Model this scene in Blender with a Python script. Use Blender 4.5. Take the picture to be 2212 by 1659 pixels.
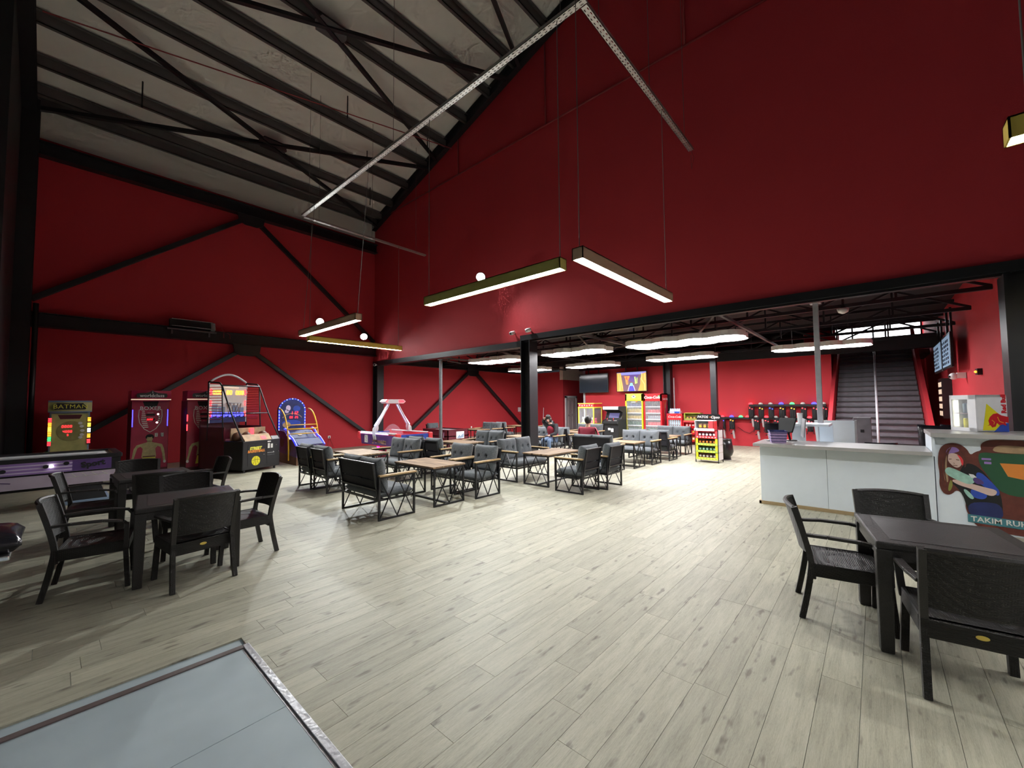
import bpy, math, random
from mathutils import Vector, Matrix
random.seed(7)
for _o in list(bpy.data.objects): bpy.data.objects.remove(_o)
sc = bpy.context.scene
COL = sc.collection
PI = math.pi
# ---------------------------------------------------------------- camera
cam = bpy.data.cameras.new('camera'); cam.sensor_fit = 'HORIZONTAL'; cam.sensor_width = 36.0
cam.lens = 882.4 / 2212 * 36.0; cam.clip_start = 0.05; cam.clip_end = 200
cob = bpy.data.objects.new('camera', cam); COL.objects.link(cob)
_y, _p, _r = math.radians(41.695), math.radians(2.76), math.radians(-0.468)
_F = Vector((math.cos(_y)*math.cos(_p), math.sin(_y)*math.cos(_p), math.sin(_p)))
_R = _F.cross(Vector((0, 0, 1))).normalized(); _U = _R.cross(_F)
_R2 = _R*math.cos(_r) + _U*math.sin(_r); _U2 = -_R*math.sin(_r) + _U*math.cos(_r)
_m = Matrix((_R2, _U2, -_F)).transposed().to_4x4(); _m.translation = Vector((0, 0, 1.70))
cob.matrix_world = _m
sc.camera = cob
# ---------------------------------------------------------------- world and exposure
w = bpy.data.worlds.new('night'); sc.world = w; w.use_nodes = True
w.node_tree.nodes['Background'].inputs[0].default_value = (0.5, 0.55, 0.65, 1)
w.node_tree.nodes['Background'].inputs[1].default_value = 0.02
sc.view_settings.view_transform = 'Standard'; sc.view_settings.look = 'None'
sc.view_settings.gamma = 1.0; sc.view_settings.use_curve_mapping = False
sc.view_settings.exposure = EXPOSURE = 1.22
sc.cycles.use_denoising = True
sc.cycles.max_bounces = 5; sc.cycles.diffuse_bounces = 3; sc.cycles.glossy_bounces = 2; sc.cycles.transmission_bounces = 2
sc.cycles.transparent_max_bounces = 8; sc.cycles.use_adaptive_sampling = True; sc.cycles.adaptive_threshold = 0.08; sc.cycles.adaptive_min_samples = 12; sc.cycles.caustics_reflective = False; sc.cycles.caustics_refractive = False
sc.cycles.sample_clamp_indirect = 6.0
PENDANT, CLOUD, FLOOD = 26.0, 12.5, 620.0      # lamp strengths
# ---------------------------------------------------------------- materials
MATS = {}
def _new(name):
    m = bpy.data.materials.new(name); m.use_nodes = True
    nt = m.node_tree; b = nt.nodes['Principled BSDF']
    MATS[name] = m
    return m, nt, b
def N(nt, t, **kw):
    n = nt.nodes.new(t)
    for k, v in kw.items(): setattr(n, k, v)
    return n
def mat(name, col, rough=0.5, metal=0.0, var=0.08, scale=8.0, bump=0.0, bscale=60.0, spec=0.5, alpha=1.0, coat=0.0):
    m, nt, b = _new(name)
    tc = N(nt, 'ShaderNodeTexCoord'); no = N(nt, 'ShaderNodeTexNoise')
    no.inputs['Scale'].default_value = scale; no.inputs['Detail'].default_value = 2
    nt.links.new(tc.outputs['Object'], no.inputs['Vector'])
    mx = N(nt, 'ShaderNodeMix', data_type='RGBA')
    mx.inputs[6].default_value = (*[c*(1-var) for c in col], 1); mx.inputs[7].default_value = (*[min(1, c*(1+var)) for c in col], 1)
    nt.links.new(no.outputs['Fac'], mx.inputs[0]); nt.links.new(mx.outputs[2], b.inputs['Base Color'])
    b.inputs['Roughness'].default_value = rough; b.inputs['Metallic'].default_value = metal
    b.inputs['Specular IOR Level'].default_value = spec; b.inputs['Coat Weight'].default_value = coat
    if alpha < 1: b.inputs['Alpha'].default_value = alpha
    if bump > 0:
        n2 = N(nt, 'ShaderNodeTexNoise'); n2.inputs['Scale'].default_value = bscale; n2.inputs['Detail'].default_value = 1
        nt.links.new(tc.outputs['Object'], n2.inputs['Vector'])
        bp = N(nt, 'ShaderNodeBump'); bp.inputs['Strength'].default_value = bump; bp.inputs['Distance'].default_value = 0.01
        nt.links.new(n2.outputs['Fac'], bp.inputs['Height']); nt.links.new(bp.outputs['Normal'], b.inputs['Normal'])
    return m
def emat(name, col, strength):
    m, nt, b = _new(name)
    b.inputs['Base Color'].default_value = (*[c*0.5 for c in col], 1)
    b.inputs['Emission Color'].default_value = (*col, 1); b.inputs['Emission Strength'].default_value = strength
    b.inputs['Roughness'].default_value = 0.4
    if name not in ('led_white', 'led_cloud', 'window_light'): m.cycles.emission_sampling = 'NONE'   # small indicator lights
    return m
def glass(name, col=(0.9, 0.95, 1), alpha=0.12, rough=0.03):
    m, nt, b = _new(name)
    b.inputs['Base Color'].default_value = (*col, 1); b.inputs['Roughness'].default_value = rough
    b.inputs['Alpha'].default_value = alpha; b.inputs['Specular IOR Level'].default_value = 0.6
    return m
mat('red_wall', (0.54, 0.042, 0.054), 0.7, var=0.06, scale=0.6, bump=0.18, bscale=70, spec=0.2)
mat('dark_panel', (0.012, 0.011, 0.013), 0.6, bump=0.1)
mat('black_steel', (0.014, 0.014, 0.017), 0.38, var=0.25, scale=3)
mat('pole_steel', (0.10, 0.10, 0.105), 0.5, var=0.5, scale=14)
mat('pale_steel', (0.42, 0.42, 0.45), 0.45, var=0.2, scale=9)
mat('purlin_steel', (0.11, 0.10, 0.10), 0.5, var=0.25, scale=2)
mat('roof_sheet', (0.80, 0.81, 0.75), 0.75, var=0.12, scale=0.7, bump=0.05)
mat('back_deck', (0.018, 0.017, 0.018), 0.7, var=0.3, scale=1.5)
mat('beige_wall', (0.78, 0.68, 0.62), 0.8)
mat('galvanised', (0.52, 0.5, 0.48), 0.42, 0.55, var=0.15, scale=12)
mat('slot_dark', (0.05, 0.045, 0.045), 0.8)
mat('wire', (0.16, 0.14, 0.13), 0.6)
mat('red_pipe', (0.30, 0.03, 0.035), 0.5)
mat('white_plastic', (0.78, 0.78, 0.8), 0.4)
mat('off_white', (0.72, 0.7, 0.66), 0.5)
mat('grey_plastic', (0.3, 0.3, 0.32), 0.5)
mat('black_plastic', (0.012, 0.012, 0.014), 0.35)
mat('black_matt', (0.008, 0.008, 0.009), 0.7)
mat('black_leather', (0.015, 0.014, 0.02), 0.22, bump=0.3, bscale=30)
mat('gold_box', (0.80, 0.60, 0.12), 0.45, var=0.12)
mat('olive_box', (0.50, 0.47, 0.14), 0.5, var=0.12)
mat('tan_box', (0.68, 0.48, 0.33), 0.55, var=0.12)
mat('counter_white', (0.80, 0.875, 0.95), 0.35, var=0.03)
mat('counter_slab', (0.42, 0.41, 0.40), 0.3, var=0.05)
mat('base_wood', (0.42, 0.31, 0.17), 0.5, var=0.15)
mat('chrome', (0.75, 0.76, 0.8), 0.18, 0.9, var=0.1)
mat('strip_metal', (0.55, 0.55, 0.58), 0.3, 0.75, var=0.35, scale=25, bump=0.15, bscale=40)
mat('trim_brown', (0.13, 0.10, 0.095), 0.5, var=0.3, scale=20)
mat('arm_wood', (0.50, 0.34, 0.17), 0.5, var=0.25, scale=25)
mat('door_skin', (0.62, 0.50, 0.50), 0.55)
mat('stair_metal', (0.16, 0.15, 0.17), 0.5, var=0.35, scale=6)
mat('stair_nose', (0.03, 0.028, 0.03), 0.5)
mat('skin', (0.62, 0.38, 0.28), 0.5)
mat('hair', (0.012, 0.009, 0.008), 0.45, bump=0.4, bscale=120)
mat('jacket_black', (0.014, 0.013, 0.018), 0.8, bump=0.2, bscale=25)
mat('jacket_red', (0.36, 0.03, 0.06), 0.8, bump=0.2, bscale=25)
mat('jeans', (0.13, 0.19, 0.30), 0.85, bump=0.2, bscale=50)
mat('yellow', (0.80, 0.72, 0.02), 0.4)
mat('lemon', (0.82, 0.78, 0.10), 0.4)
mat('lime', (0.50, 0.56, 0.08), 0.45, var=0.3)
mat('dark_lime', (0.27, 0.28, 0.06), 0.5, var=0.3)
mat('punch_lime', (0.47, 0.46, 0.17), 0.45, var=0.35, scale=6)
mat('punch_dial', (0.30, 0.28, 0.10), 0.45, var=0.35, scale=9)
mat('yellow_pipe', (0.80, 0.46, 0.03), 0.35)
mat('red', (0.62, 0.02, 0.03), 0.35)
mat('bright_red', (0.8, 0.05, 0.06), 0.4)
mat('maroon', (0.09, 0.006, 0.016), 0.4, var=0.3)
mat('crimson', (0.42, 0.018, 0.065), 0.32, var=0.45, scale=3)
mat('crimson_dark', (0.10, 0.006, 0.013), 0.4, var=0.3)
mat('pink', (0.75, 0.09, 0.25), 0.4)
mat('purple', (0.30, 0.18, 0.48), 0.35, var=0.3, scale=2)
mat('deep_purple', (0.10, 0.05, 0.2), 0.35, var=0.4, scale=4)
mat('lilac', (0.64, 0.54, 0.74), 0.4, var=0.25, scale=3)
mat('navy', (0.02, 0.03, 0.13), 0.6, var=0.5, scale=5)
mat('blue', (0.03, 0.08, 0.45), 0.4, var=0.3)
mat('steel_blue', (0.22, 0.30, 0.42), 0.5)
mat('teal', (0.06, 0.22, 0.26), 0.45)
mat('mint', (0.36, 0.62, 0.52), 0.5, var=0.3, scale=20)
mat('green', (0.1, 0.4, 0.1), 0.5)
mat('dark_green', (0.02, 0.09, 0.04), 0.5)
mat('orange', (0.75, 0.25, 0.04), 0.5)
mat('brown', (0.16, 0.07, 0.035), 0.6, var=0.3)
mat('choc', (0.10, 0.03, 0.02), 0.4, var=0.3, scale=30)
mat('auburn', (0.13, 0.03, 0.02), 0.6, var=0.4, scale=14)
mat('tan', (0.45, 0.30, 0.17), 0.5, var=0.35, scale=10)
mat('print_skin', (0.50, 0.42, 0.20), 0.45, var=0.35, scale=14)
mat('face_print', (0.72, 0.52, 0.45), 0.5, var=0.1)
mat('white', (0.8, 0.8, 0.8), 0.45)
mat('paper', (0.75, 0.74, 0.7), 0.7)
mat('basket_ball', (0.12, 0.045, 0.02), 0.45, var=0.2, bump=0.3, bscale=200)
mat('screen_off', (0.025, 0.035, 0.05), 0.12)
mat('cola', (0.06, 0.012, 0.01), 0.15)
mat('juice', (0.55, 0.38, 0.05), 0.25)
mat('can_silver', (0.55, 0.55, 0.6), 0.3, 0.6)
mat('bottle_green', (0.04, 0.12, 0.05), 0.15)
mat('bottle_clear', (0.55, 0.62, 0.75), 0.15)
mat('bin_bag', (0.012, 0.012, 0.014), 0.3, bump=0.8, bscale=12)
mat('gun_grey', (0.42, 0.36, 0.36), 0.4, var=0.2, scale=20)
mat('lilac_check', (0.36, 0.25, 0.45), 0.7, var=0.3, scale=40)
mat('mat_grey', (0.36, 0.425, 0.455), 0.62, var=0.16, scale=3, bump=0.05, bscale=15)
glass('clear_glass'); glass('acrylic', (0.85, 0.8, 0.9), 0.15)
glass('red_glass', (0.5, 0.1, 0.1), 0.3)
emat('led_white', (1.0, 1.0, 0.99), PENDANT); emat('led_cloud', (1.0, 0.98, 1.0), CLOUD)
emat('flood_face', (0.93, 1.0, 0.98), 30.0)
emat('glow_red', (1.0, 0.03, 0.04), 2.2); emat('glow_digit', (1.0, 0.02, 0.03), 2.2)
emat('glow_amber', (1.0, 0.32, 0.02), 2.2); emat('glow_blue', (0.04, 0.04, 1.0), 2.6); emat('rail_blue', (0.04, 0.05, 1.0), 0.7)
emat('glow_green', (0.05, 1.0, 0.15), 1.8); emat('glow_yellow', (1.0, 0.75, 0.05), 2.2)
emat('glow_ice', (0.45, 0.5, 1.0), 2.2); emat('glow_white', (1.0, 0.95, 0.9), 2.5)
emat('glow_pink', (1.0, 0.02, 0.4), 1.5); emat('header_lit', (1.0, 0.75, 0.55), 0.3)
emat('window_light', (0.9, 0.95, 1.0), 2.5); emat('fridge_tube', (1.0, 0.97, 0.75), 1.2)
emat('tv_purple', (0.25, 0.12, 0.55), 0.175); emat('tv_orange', (1.0, 0.42, 0.08), 0.475); emat('tv_gold', (1.0, 0.65, 0.2), 0.5)
emat('tv_red', (0.9, 0.16, 0.1), 0.45); emat('tv_lime', (0.6, 0.9, 0.2), 0.45); emat('tv_dark', (0.25, 0.13, 0.17), 0.35)
emat('tv_blue', (0.10, 0.08, 0.9), 0.45); emat('tv_cyan', (0.3, 0.95, 0.9), 0.5); emat('tv_sky', (0.35, 0.35, 0.85), 0.4)
emat('tv_white', (0.8, 0.75, 0.95), 0.45); emat('menu_lit', (0.25, 0.36, 0.5), 0.28); emat('menu_ink', (0.02, 0.03, 0.06), 0.1)
emat('arcade_screen', (0.16, 0.15, 0.35), 0.25)

def floor_mat():
    m, nt, b = _new('floor_plank'); L = nt.links
    g = N(nt, 'ShaderNodeNewGeometry'); oi = N(nt, 'ShaderNodeObjectInfo')
    rn = N(nt, 'ShaderNodeMath', operation='ADD'); L.new(g.outputs['Random Per Island'], rn.inputs[0]); L.new(oi.outputs['Random'], rn.inputs[1])
    rf = N(nt, 'ShaderNodeMath', operation='FRACT'); L.new(rn.outputs[0], rf.inputs[0])
    off = N(nt, 'ShaderNodeMath', operation='MULTIPLY'); off.inputs[1].default_value = 37.0; L.new(rf.outputs[0], off.inputs[0])
    cx = N(nt, 'ShaderNodeCombineXYZ')
    for i in range(3): L.new(off.outputs[0], cx.inputs[i])
    add = N(nt, 'ShaderNodeVectorMath', operation='ADD'); L.new(g.outputs['Position'], add.inputs[0]); L.new(cx.outputs[0], add.inputs[1])
    def noise(sx, sy, scale, det, dist=0.0):
        mp = N(nt, 'ShaderNodeVectorMath', operation='MULTIPLY'); mp.inputs[1].default_value = (sx, sy, 1); L.new(add.outputs[0], mp.inputs[0])
        n = N(nt, 'ShaderNodeTexNoise'); n.inputs['Scale'].default_value = scale; n.inputs['Detail'].default_value = det; n.inputs['Distortion'].default_value = dist
        L.new(mp.outputs[0], n.inputs['Vector']); return n
    n1 = noise(1.0, 9.0, 2.2, 4, 0.6); n2 = noise(1.2, 26.0, 5.0, 3, 1.2); n3 = noise(2.6, 9.0, 1.9, 2); n4 = noise(5.0, 70.0, 9.0, 2, 0.5)
    cr = N(nt, 'ShaderNodeValToRGB'); e = cr.color_ramp.elements
    e[0].position = 0.30; e[0].color = (0.24, 0.228, 0.172, 1); e[1].position = 0.70; e[1].color = (0.52, 0.50, 0.39, 1)
    el = cr.color_ramp.elements.new(0.5); el.color = (0.40, 0.384, 0.296, 1)
    mxn = N(nt, 'ShaderNodeMix'); mxn.inputs[0].default_value = 0.45; L.new(n1.outputs['Fac'], mxn.inputs[2]); L.new(n2.outputs['Fac'], mxn.inputs[3])
    mx4 = N(nt, 'ShaderNodeMix'); mx4.inputs[0].default_value = 0.33; L.new(mxn.outputs[0], mx4.inputs[2]); L.new(n4.outputs['Fac'], mx4.inputs[3]); L.new(mx4.outputs[0], cr.inputs[0])
    kn = N(nt, 'ShaderNodeValToRGB'); k = kn.color_ramp.elements; k[0].position = 0.63; k[0].color = (1, 1, 1, 1); k[1].position = 0.74; k[1].color = (0.55, 0.53, 0.54, 1)
    L.new(n3.outputs['Fac'], kn.inputs[0])
    mu = N(nt, 'ShaderNodeMix', data_type='RGBA', blend_type='MULTIPLY'); mu.inputs[0].default_value = 1; L.new(cr.outputs[0], mu.inputs[6]); L.new(kn.outputs[0], mu.inputs[7])
    tr = N(nt, 'ShaderNodeMapRange'); tr.inputs['To Min'].default_value = 0.90; tr.inputs['To Max'].default_value = 1.08; L.new(rf.outputs[0], tr.inputs['Value'])
    mt = N(nt, 'ShaderNodeVectorMath', operation='SCALE'); L.new(mu.outputs[2], mt.inputs[0]); L.new(tr.outputs[0], mt.inputs['Scale'])
    L.new(mt.outputs[0], b.inputs['Base Color'])
    b.inputs['Roughness'].default_value = 0.5; b.inputs['Specular IOR Level'].default_value = 0.3
    bp = N(nt, 'ShaderNodeBump'); bp.inputs['Strength'].default_value = 0.12; bp.inputs['Distance'].default_value = 0.004
    L.new(n2.outputs['Fac'], bp.inputs['Height']); L.new(bp.outputs[0], b.inputs['Normal'])
floor_mat()
def table_wood():
    m, nt, b = _new('table_wood'); L = nt.links
    tc = N(nt, 'ShaderNodeTexCoord'); oi = N(nt, 'ShaderNodeObjectInfo')
    mp = N(nt, 'ShaderNodeVectorMath', operation='MULTIPLY_ADD'); mp.inputs[1].default_value = (14, 1.2, 4); L.new(tc.outputs['Object'], mp.inputs[0]); L.new(oi.outputs['Random'], mp.inputs[2])
    n = N(nt, 'ShaderNodeTexNoise'); n.inputs['Scale'].default_value = 1.6; n.inputs['Detail'].default_value = 6; n.inputs['Distortion'].default_value = 0.4; L.new(mp.outputs[0], n.inputs['Vector'])
    cr = N(nt, 'ShaderNodeValToRGB'); e = cr.color_ramp.elements
    e[0].position = 0.3; e[0].color = (0.10, 0.058, 0.036, 1); e[1].position = 0.66; e[1].color = (0.40, 0.27, 0.16, 1)
    L.new(n.outputs['Fac'], cr.inputs[0]); L.new(cr.outputs[0], b.inputs['Base Color']); b.inputs['Roughness'].default_value = 0.6; b.inputs['Specular IOR Level'].default_value = 0.25
table_wood()
def fabric():
    m, nt, b = _new('cushion_fabric'); L = nt.links
    tc = N(nt, 'ShaderNodeTexCoord'); n = N(nt, 'ShaderNodeTexNoise'); n.inputs['Scale'].default_value = 90; n.inputs['Detail'].default_value = 4
    L.new(tc.outputs['Object'], n.inputs['Vector'])
    cr = N(nt, 'ShaderNodeValToRGB'); e = cr.color_ramp.elements
    e[0].position = 0.3; e[0].color = (0.055, 0.064, 0.072, 1); e[1].position = 0.7; e[1].color = (0.165, 0.182, 0.198, 1)
    L.new(n.outputs['Fac'], cr.inputs[0]); L.new(cr.outputs[0], b.inputs['Base Color']); b.inputs['Roughness'].default_value = 0.95
    b.inputs['Sheen Weight'].default_value = 0.25
    bp = N(nt, 'ShaderNodeBump'); bp.inputs['Strength'].default_value = 0.35; bp.inputs['Distance'].default_value = 0.004; L.new(n.outputs['Fac'], bp.inputs['Height']); L.new(bp.outputs[0], b.inputs['Normal'])
fabric()
def wicker(name, col, sc_=1.0):
    m, nt, b = _new(name); L = nt.links
    tc = N(nt, 'ShaderNodeTexCoord')
    w1 = N(nt, 'ShaderNodeTexWave', bands_direction='X'); w1.inputs['Scale'].default_value = 26*sc_
    w2 = N(nt, 'ShaderNodeTexWave', bands_direction='Y'); w2.inputs['Scale'].default_value = 26*sc_
    w3 = N(nt, 'ShaderNodeTexWave', bands_direction='Z'); w3.inputs['Scale'].default_value = 40*sc_
    for q in (w1, w2, w3): L.new(tc.outputs['Object'], q.inputs['Vector'])
    a = N(nt, 'ShaderNodeMath', operation='MAXIMUM'); L.new(w1.outputs['Fac'], a.inputs[0]); L.new(w2.outputs['Fac'], a.inputs[1])
    a2 = N(nt, 'ShaderNodeMath', operation='MULTIPLY'); L.new(a.outputs[0], a2.inputs[0]); L.new(w3.outputs['Fac'], a2.inputs[1])
    b.inputs['Base Color'].default_value = (*col, 1); b.inputs['Roughness'].default_value = 0.42
    bp = N(nt, 'ShaderNodeBump'); bp.inputs['Strength'].default_value = 0.9; bp.inputs['Distance'].default_value = 0.006
    L.new(a2.outputs[0], bp.inputs['Height']); L.new(bp.outputs[0], b.inputs['Normal'])
wicker('wicker_plastic', (0.022, 0.020, 0.019)); mat('resin_plain', (0.024, 0.022, 0.021), 0.42, bump=.35, bscale=160); mat('resin_top', (0.038, 0.036, 0.037), 0.36, var=.3, scale=5, bump=.15, bscale=120)
# ---------------------------------------------------------------- mesh helpers
V = Vector
class MB:
    def __init__(s): s.v = []; s.f = []; s.m = []
    def add(s, vs, fs, mi=0):
        o = len(s.v); s.v += [tuple(p) for p in vs]
        for f in fs: s.f.append(tuple(i+o for i in f)); s.m.append(mi)
        return s
    def box(s, x0, x1, y0, y1, z0, z1, mi=0):
        vs = [(x, y, z) for z in (z0, z1) for y in (y0, y1) for x in (x0, x1)]
        return s.add(vs, [(0, 2, 3, 1), (4, 5, 7, 6), (0, 1, 5, 4), (2, 6, 7, 3), (0, 4, 6, 2), (1, 3, 7, 5)], mi)
    def bar(s, a, b, w, h=None, mi=0, up=(0, 0, 1)):
        a, b = V(a), V(b); h = h or w; d = (b-a).normalized(); u = V(up)
        if abs(d.dot(u)) > 0.999: u = V((1, 0, 0))
        x = d.cross(u).normalized()*w/2; y = x.cross(d).normalized()*h/2
        vs = [p+sx*x+sy*y for p in (a, b) for sx, sy in ((-1, -1), (1, -1), (1, 1), (-1, 1))]
        return s.add(vs, [(3, 2, 1, 0), (4, 5, 6, 7), (0, 1, 5, 4), (1, 2, 6, 5), (2, 3, 7, 6), (3, 0, 4, 7)], mi)
    def tube(s, pts, r, n=8, mi=0, closed=False, caps=True):
        pts = [V(p) for p in pts]; k = len(pts); rs = r if isinstance(r, (list, tuple)) else [r]*k
        vs = []; ref = None
        for i, p in enumerate(pts):
            if closed: d = pts[(i+1) % k]-pts[i-1]
            else: d = pts[min(i+1, k-1)]-pts[max(i-1, 0)]
            d.normalize()
            if ref is None:
                ref = V((0, 0, 1)) if abs(d.z) < 0.9 else V((1, 0, 0))
            x = d.cross(ref).normalized(); ref = x.cross(d).normalized()
            for j in range(n):
                t = 2*PI*j/n; vs.append(p+rs[i]*(math.cos(t)*x+math.sin(t)*ref))
        fs = []
        for i in range(k if closed else k-1):
            for j in range(n):
                a = i*n+j; b2 = i*n+(j+1) % n; c = ((i+1) % k)*n+(j+1) % n; d2 = ((i+1) % k)*n+j
                fs.append((a, b2, c, d2))
        if not closed and caps:
            fs.append(tuple(range(n))[::-1]); fs.append(tuple((k-1)*n+j for j in range(n)))
        return s.add(vs, fs, mi)
    def cyl(s, a, b, r0, r1=None, n=12, mi=0): return s.tube([a, b], [r0, r0 if r1 is None else r1], n, mi)
    def lathe(s, prof, n=16, c=(0, 0, 0), mi=0):
        vs = []
        for r, z in prof:
            for j in range(n): t = 2*PI*j/n; vs.append((c[0]+r*math.cos(t), c[1]+r*math.sin(t), c[2]+z))
        fs = []
        for i in range(len(prof)-1):
            for j in range(n): fs.append((i*n+j, i*n+(j+1) % n, (i+1)*n+(j+1) % n, (i+1)*n+j))
        fs.append(tuple(range(n))[::-1]); fs.append(tuple((len(prof)-1)*n+j for j in range(n)))
        return s.add(vs, fs, mi)
    def prism(s, poly, axis, a, b, mi=0):
        def P(u, v, t): return {'x': (t, u, v), 'y': (u, t, v), 'z': (u, v, t)}[axis]
        n = len(poly); vs = [P(u, v, a) for u, v in poly]+[P(u, v, b) for u, v in poly]
        fs = [tuple(range(n))[::-1], tuple(range(n, 2*n))]+[(i, (i+1) % n, n+(i+1) % n, n+i) for i in range(n)]
        return s.add(vs, fs, mi)
    def poly(s, pts, O, U, W, t=0.003, mi=0):
        O, U, W = V(O), V(U), V(W); Nn = U.cross(W).normalized()
        n = len(pts); vs = [O+U*u+W*v for u, v in pts]+[O+U*u+W*v+Nn*t for u, v in pts]
        fs = [tuple(range(n, 2*n))]+[(i, (i+1) % n, n+(i+1) % n, n+i) for i in range(n)]
        return s.add(vs, fs, mi)
    def sheet(s, fn, nu, nv, mi=0, wrap=False):
        vs = [fn(i/nu, j/nv) for i in range(nu+1) for j in range(nv+1)]
        fs = [(i*(nv+1)+j, (i+1)*(nv+1)+j, (i+1)*(nv+1)+j+1, i*(nv+1)+j+1) for i in range(nu) for j in range(nv)]
        return s.add(vs, fs, mi)
    def ball(s, c, r, n=12, mi=0, sx=1, sy=1, sz=1):
        k = n//2
        return s.add(*_sph(c, r, n, k, sx, sy, sz), mi)
    def build(s, name, mats, parent=None, bevel=0.0, smooth=False, kind=None):
        me = bpy.data.meshes.new(name); me.from_pydata(s.v, [], s.f)
        if isinstance(mats, str): mats = [mats]
        for q in mats: me.materials.append(MATS[q])
        if len(mats) > 1:
            for p, i in zip(me.polygons, s.m): p.material_index = i
        import bmesh
        bm = bmesh.new(); bm.from_mesh(me); bmesh.ops.recalc_face_normals(bm, faces=bm.faces); bm.to_mesh(me); bm.free()
        if smooth: me.polygons.foreach_set('use_smooth', [True]*len(me.polygons))
        o = bpy.data.objects.new(name, me); COL.objects.link(o)
        if parent: o.parent = parent
        if bevel:
            md = o.modifiers.new('edge', 'BEVEL'); md.width = bevel; md.segments = 2; md.limit_method = 'ANGLE'; md.angle_limit = 0.7
        if smooth and bevel == 0:
            pass
        if kind: o['kind'] = kind
        return o
def _sph(c, r, n, k, sx, sy, sz):
    vs = [(c[0], c[1], c[2]-r*sz)]
    for i in range(1, k):
        ph = -PI/2+PI*i/k
        for j in range(n):
            t = 2*PI*j/n; vs.append((c[0]+r*sx*math.cos(ph)*math.cos(t), c[1]+r*sy*math.cos(ph)*math.sin(t), c[2]+r*sz*math.sin(ph)))
    vs.append((c[0], c[1], c[2]+r*sz)); fs = []; L = len(vs)-1
    for j in range(n):
        fs.append((0, 1+(j+1) % n, 1+j)); fs.append((L, 1+(k-2)*n+j, 1+(k-2)*n+(j+1) % n))
    for i in range(k-2):
        for j in range(n): fs.append((1+i*n+j, 1+i*n+(j+1) % n, 1+(i+1)*n+(j+1) % n, 1+(i+1)*n+j))
    return vs, fs
def tag(o, label=None, cat=None, group=None, kind=None):
    if label: o['label'] = label
    if cat: o['category'] = cat
    if group: o['group'] = group
    if kind: o['kind'] = kind
    return o
def thing(name, label, cat, loc=(0, 0, 0), rz=0.0, group=None, kind=None):
    o = bpy.data.objects.new(name, None); COL.objects.link(o); o.empty_display_size = 0.1
    o.location = loc; o.rotation_euler = (0, 0, math.radians(rz)); tag(o, label, cat, group, kind); return o
def struct(o, label): tag(o, label, None, None, 'structure'); return o
def copy_tree(o, parent=None):
    c = o.copy(); COL.objects.link(c)
    if parent: c.parent = parent
    for ch in KIDS.get(o.name, []) or list(o.children): copy_tree(ch, c)
    return c
KIDS = {}
def place(proto, loc, rz, label, group=None):
    global _used
    if proto.name in _used: o = copy_tree(proto)
    else: o = proto; _used.add(proto.name); KIDS[proto.name] = list(proto.children)
    o.location = loc; o.rotation_euler = (0, 0, math.radians(rz)); o['label'] = label
    if group: o['group'] = group
    return o
_used = set()
def ell(cx, cy, rx, ry, n=20, a0=0, a1=360):
    full = abs(a1-a0) >= 360; k = n if full else n+1
    return [(cx+rx*math.cos(math.radians(a0+(a1-a0)*i/n)), cy+ry*math.sin(math.radians(a0+(a1-a0)*i/n))) for i in range(k)]
def rect(x0, x1, y0, y1): return [(x0, y0), (x1, y0), (x1, y1), (x0, y1)]
def stroke(pts, wd):
    """flat ribbon along a 2D polyline"""
    L, Rr = [], []
    for i, p in enumerate(pts):
        a = pts[max(i-1, 0)]; b = pts[min(i+1, len(pts)-1)]; dx, dy = b[0]-a[0], b[1]-a[1]; l = math.hypot(dx, dy) or 1
        nx, ny = -dy/l*wd/2, dx/l*wd/2; L.append((p[0]+nx, p[1]+ny)); Rr.append((p[0]-nx, p[1]-ny))
    return L+Rr[::-1]
def deco(name, parent, matname, O, U, W, polys, t=0.003):
    m = MB()
    for p in polys: m.poly(p, O, U, W, t)
    return m.build(name, matname, parent)
def text(parent, s, matname, O, U, W, size, name='lettering', ext=0.002, spacing=1.0, shear=0.0, bold=0.0, align='CENTER'):
    c = bpy.data.curves.new(name, 'FONT'); c.body = s; c.size = size; c.align_x = align; c.align_y = 'CENTER'
    c.extrude = ext; c.space_character = spacing; c.shear = shear; c.offset = bold; c.resolution_u = 2
    c.materials.append(MATS[matname])
    o = bpy.data.objects.new(name, c); COL.objects.link(o); U, W = V(U).normalized(), V(W).normalized(); Nn = U.cross(W)
    M = Matrix((U, W, Nn)).transposed().to_4x4(); M.translation = V(O)+Nn*ext
    bpy.context.view_layer.update()
    me = bpy.data.meshes.new_from_object(o.evaluated_get(bpy.context.evaluated_depsgraph_get()))
    bpy.data.objects.remove(o); bpy.data.curves.remove(c)
    me.transform(M); me.name = name
    o = bpy.data.objects.new(name, me); COL.objects.link(o)
    if parent: o.parent = parent
    return o
SEG = {'0': 'abcdef', '1': 'bc', '2': 'abged', '3': 'abgcd', '4': 'fgbc', '5': 'afgcd', '6': 'afgedc', '7': 'abc', '8': 'abcdefg', '9': 'abcdfg', ' ': ''}
def digits(s, x, y, h, gap=0.75, sl=0.08):
    """seven-segment digits as 2D quads"""
    out = []; wv = h*0.5; t = h*0.13; p = x
    for ch in s:
        k = {'a': ((0, h), (wv, h)), 'g': ((0, h/2), (wv, h/2)), 'd': ((0, 0), (wv, 0)), 'f': ((0, h/2), (0, h)), 'b': ((wv, h/2), (wv, h)), 'e': ((0, 0), (0, h/2)), 'c': ((wv, 0), (wv, h/2))}
        for q in SEG[ch]:
            (ax, ay), (bx, by) = k[q]; out.append(stroke([(p+ax+ay*sl, y+ay), (p+bx+by*sl, y+by)], t))
        p += wv+h*gap*0.45
    return out
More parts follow.
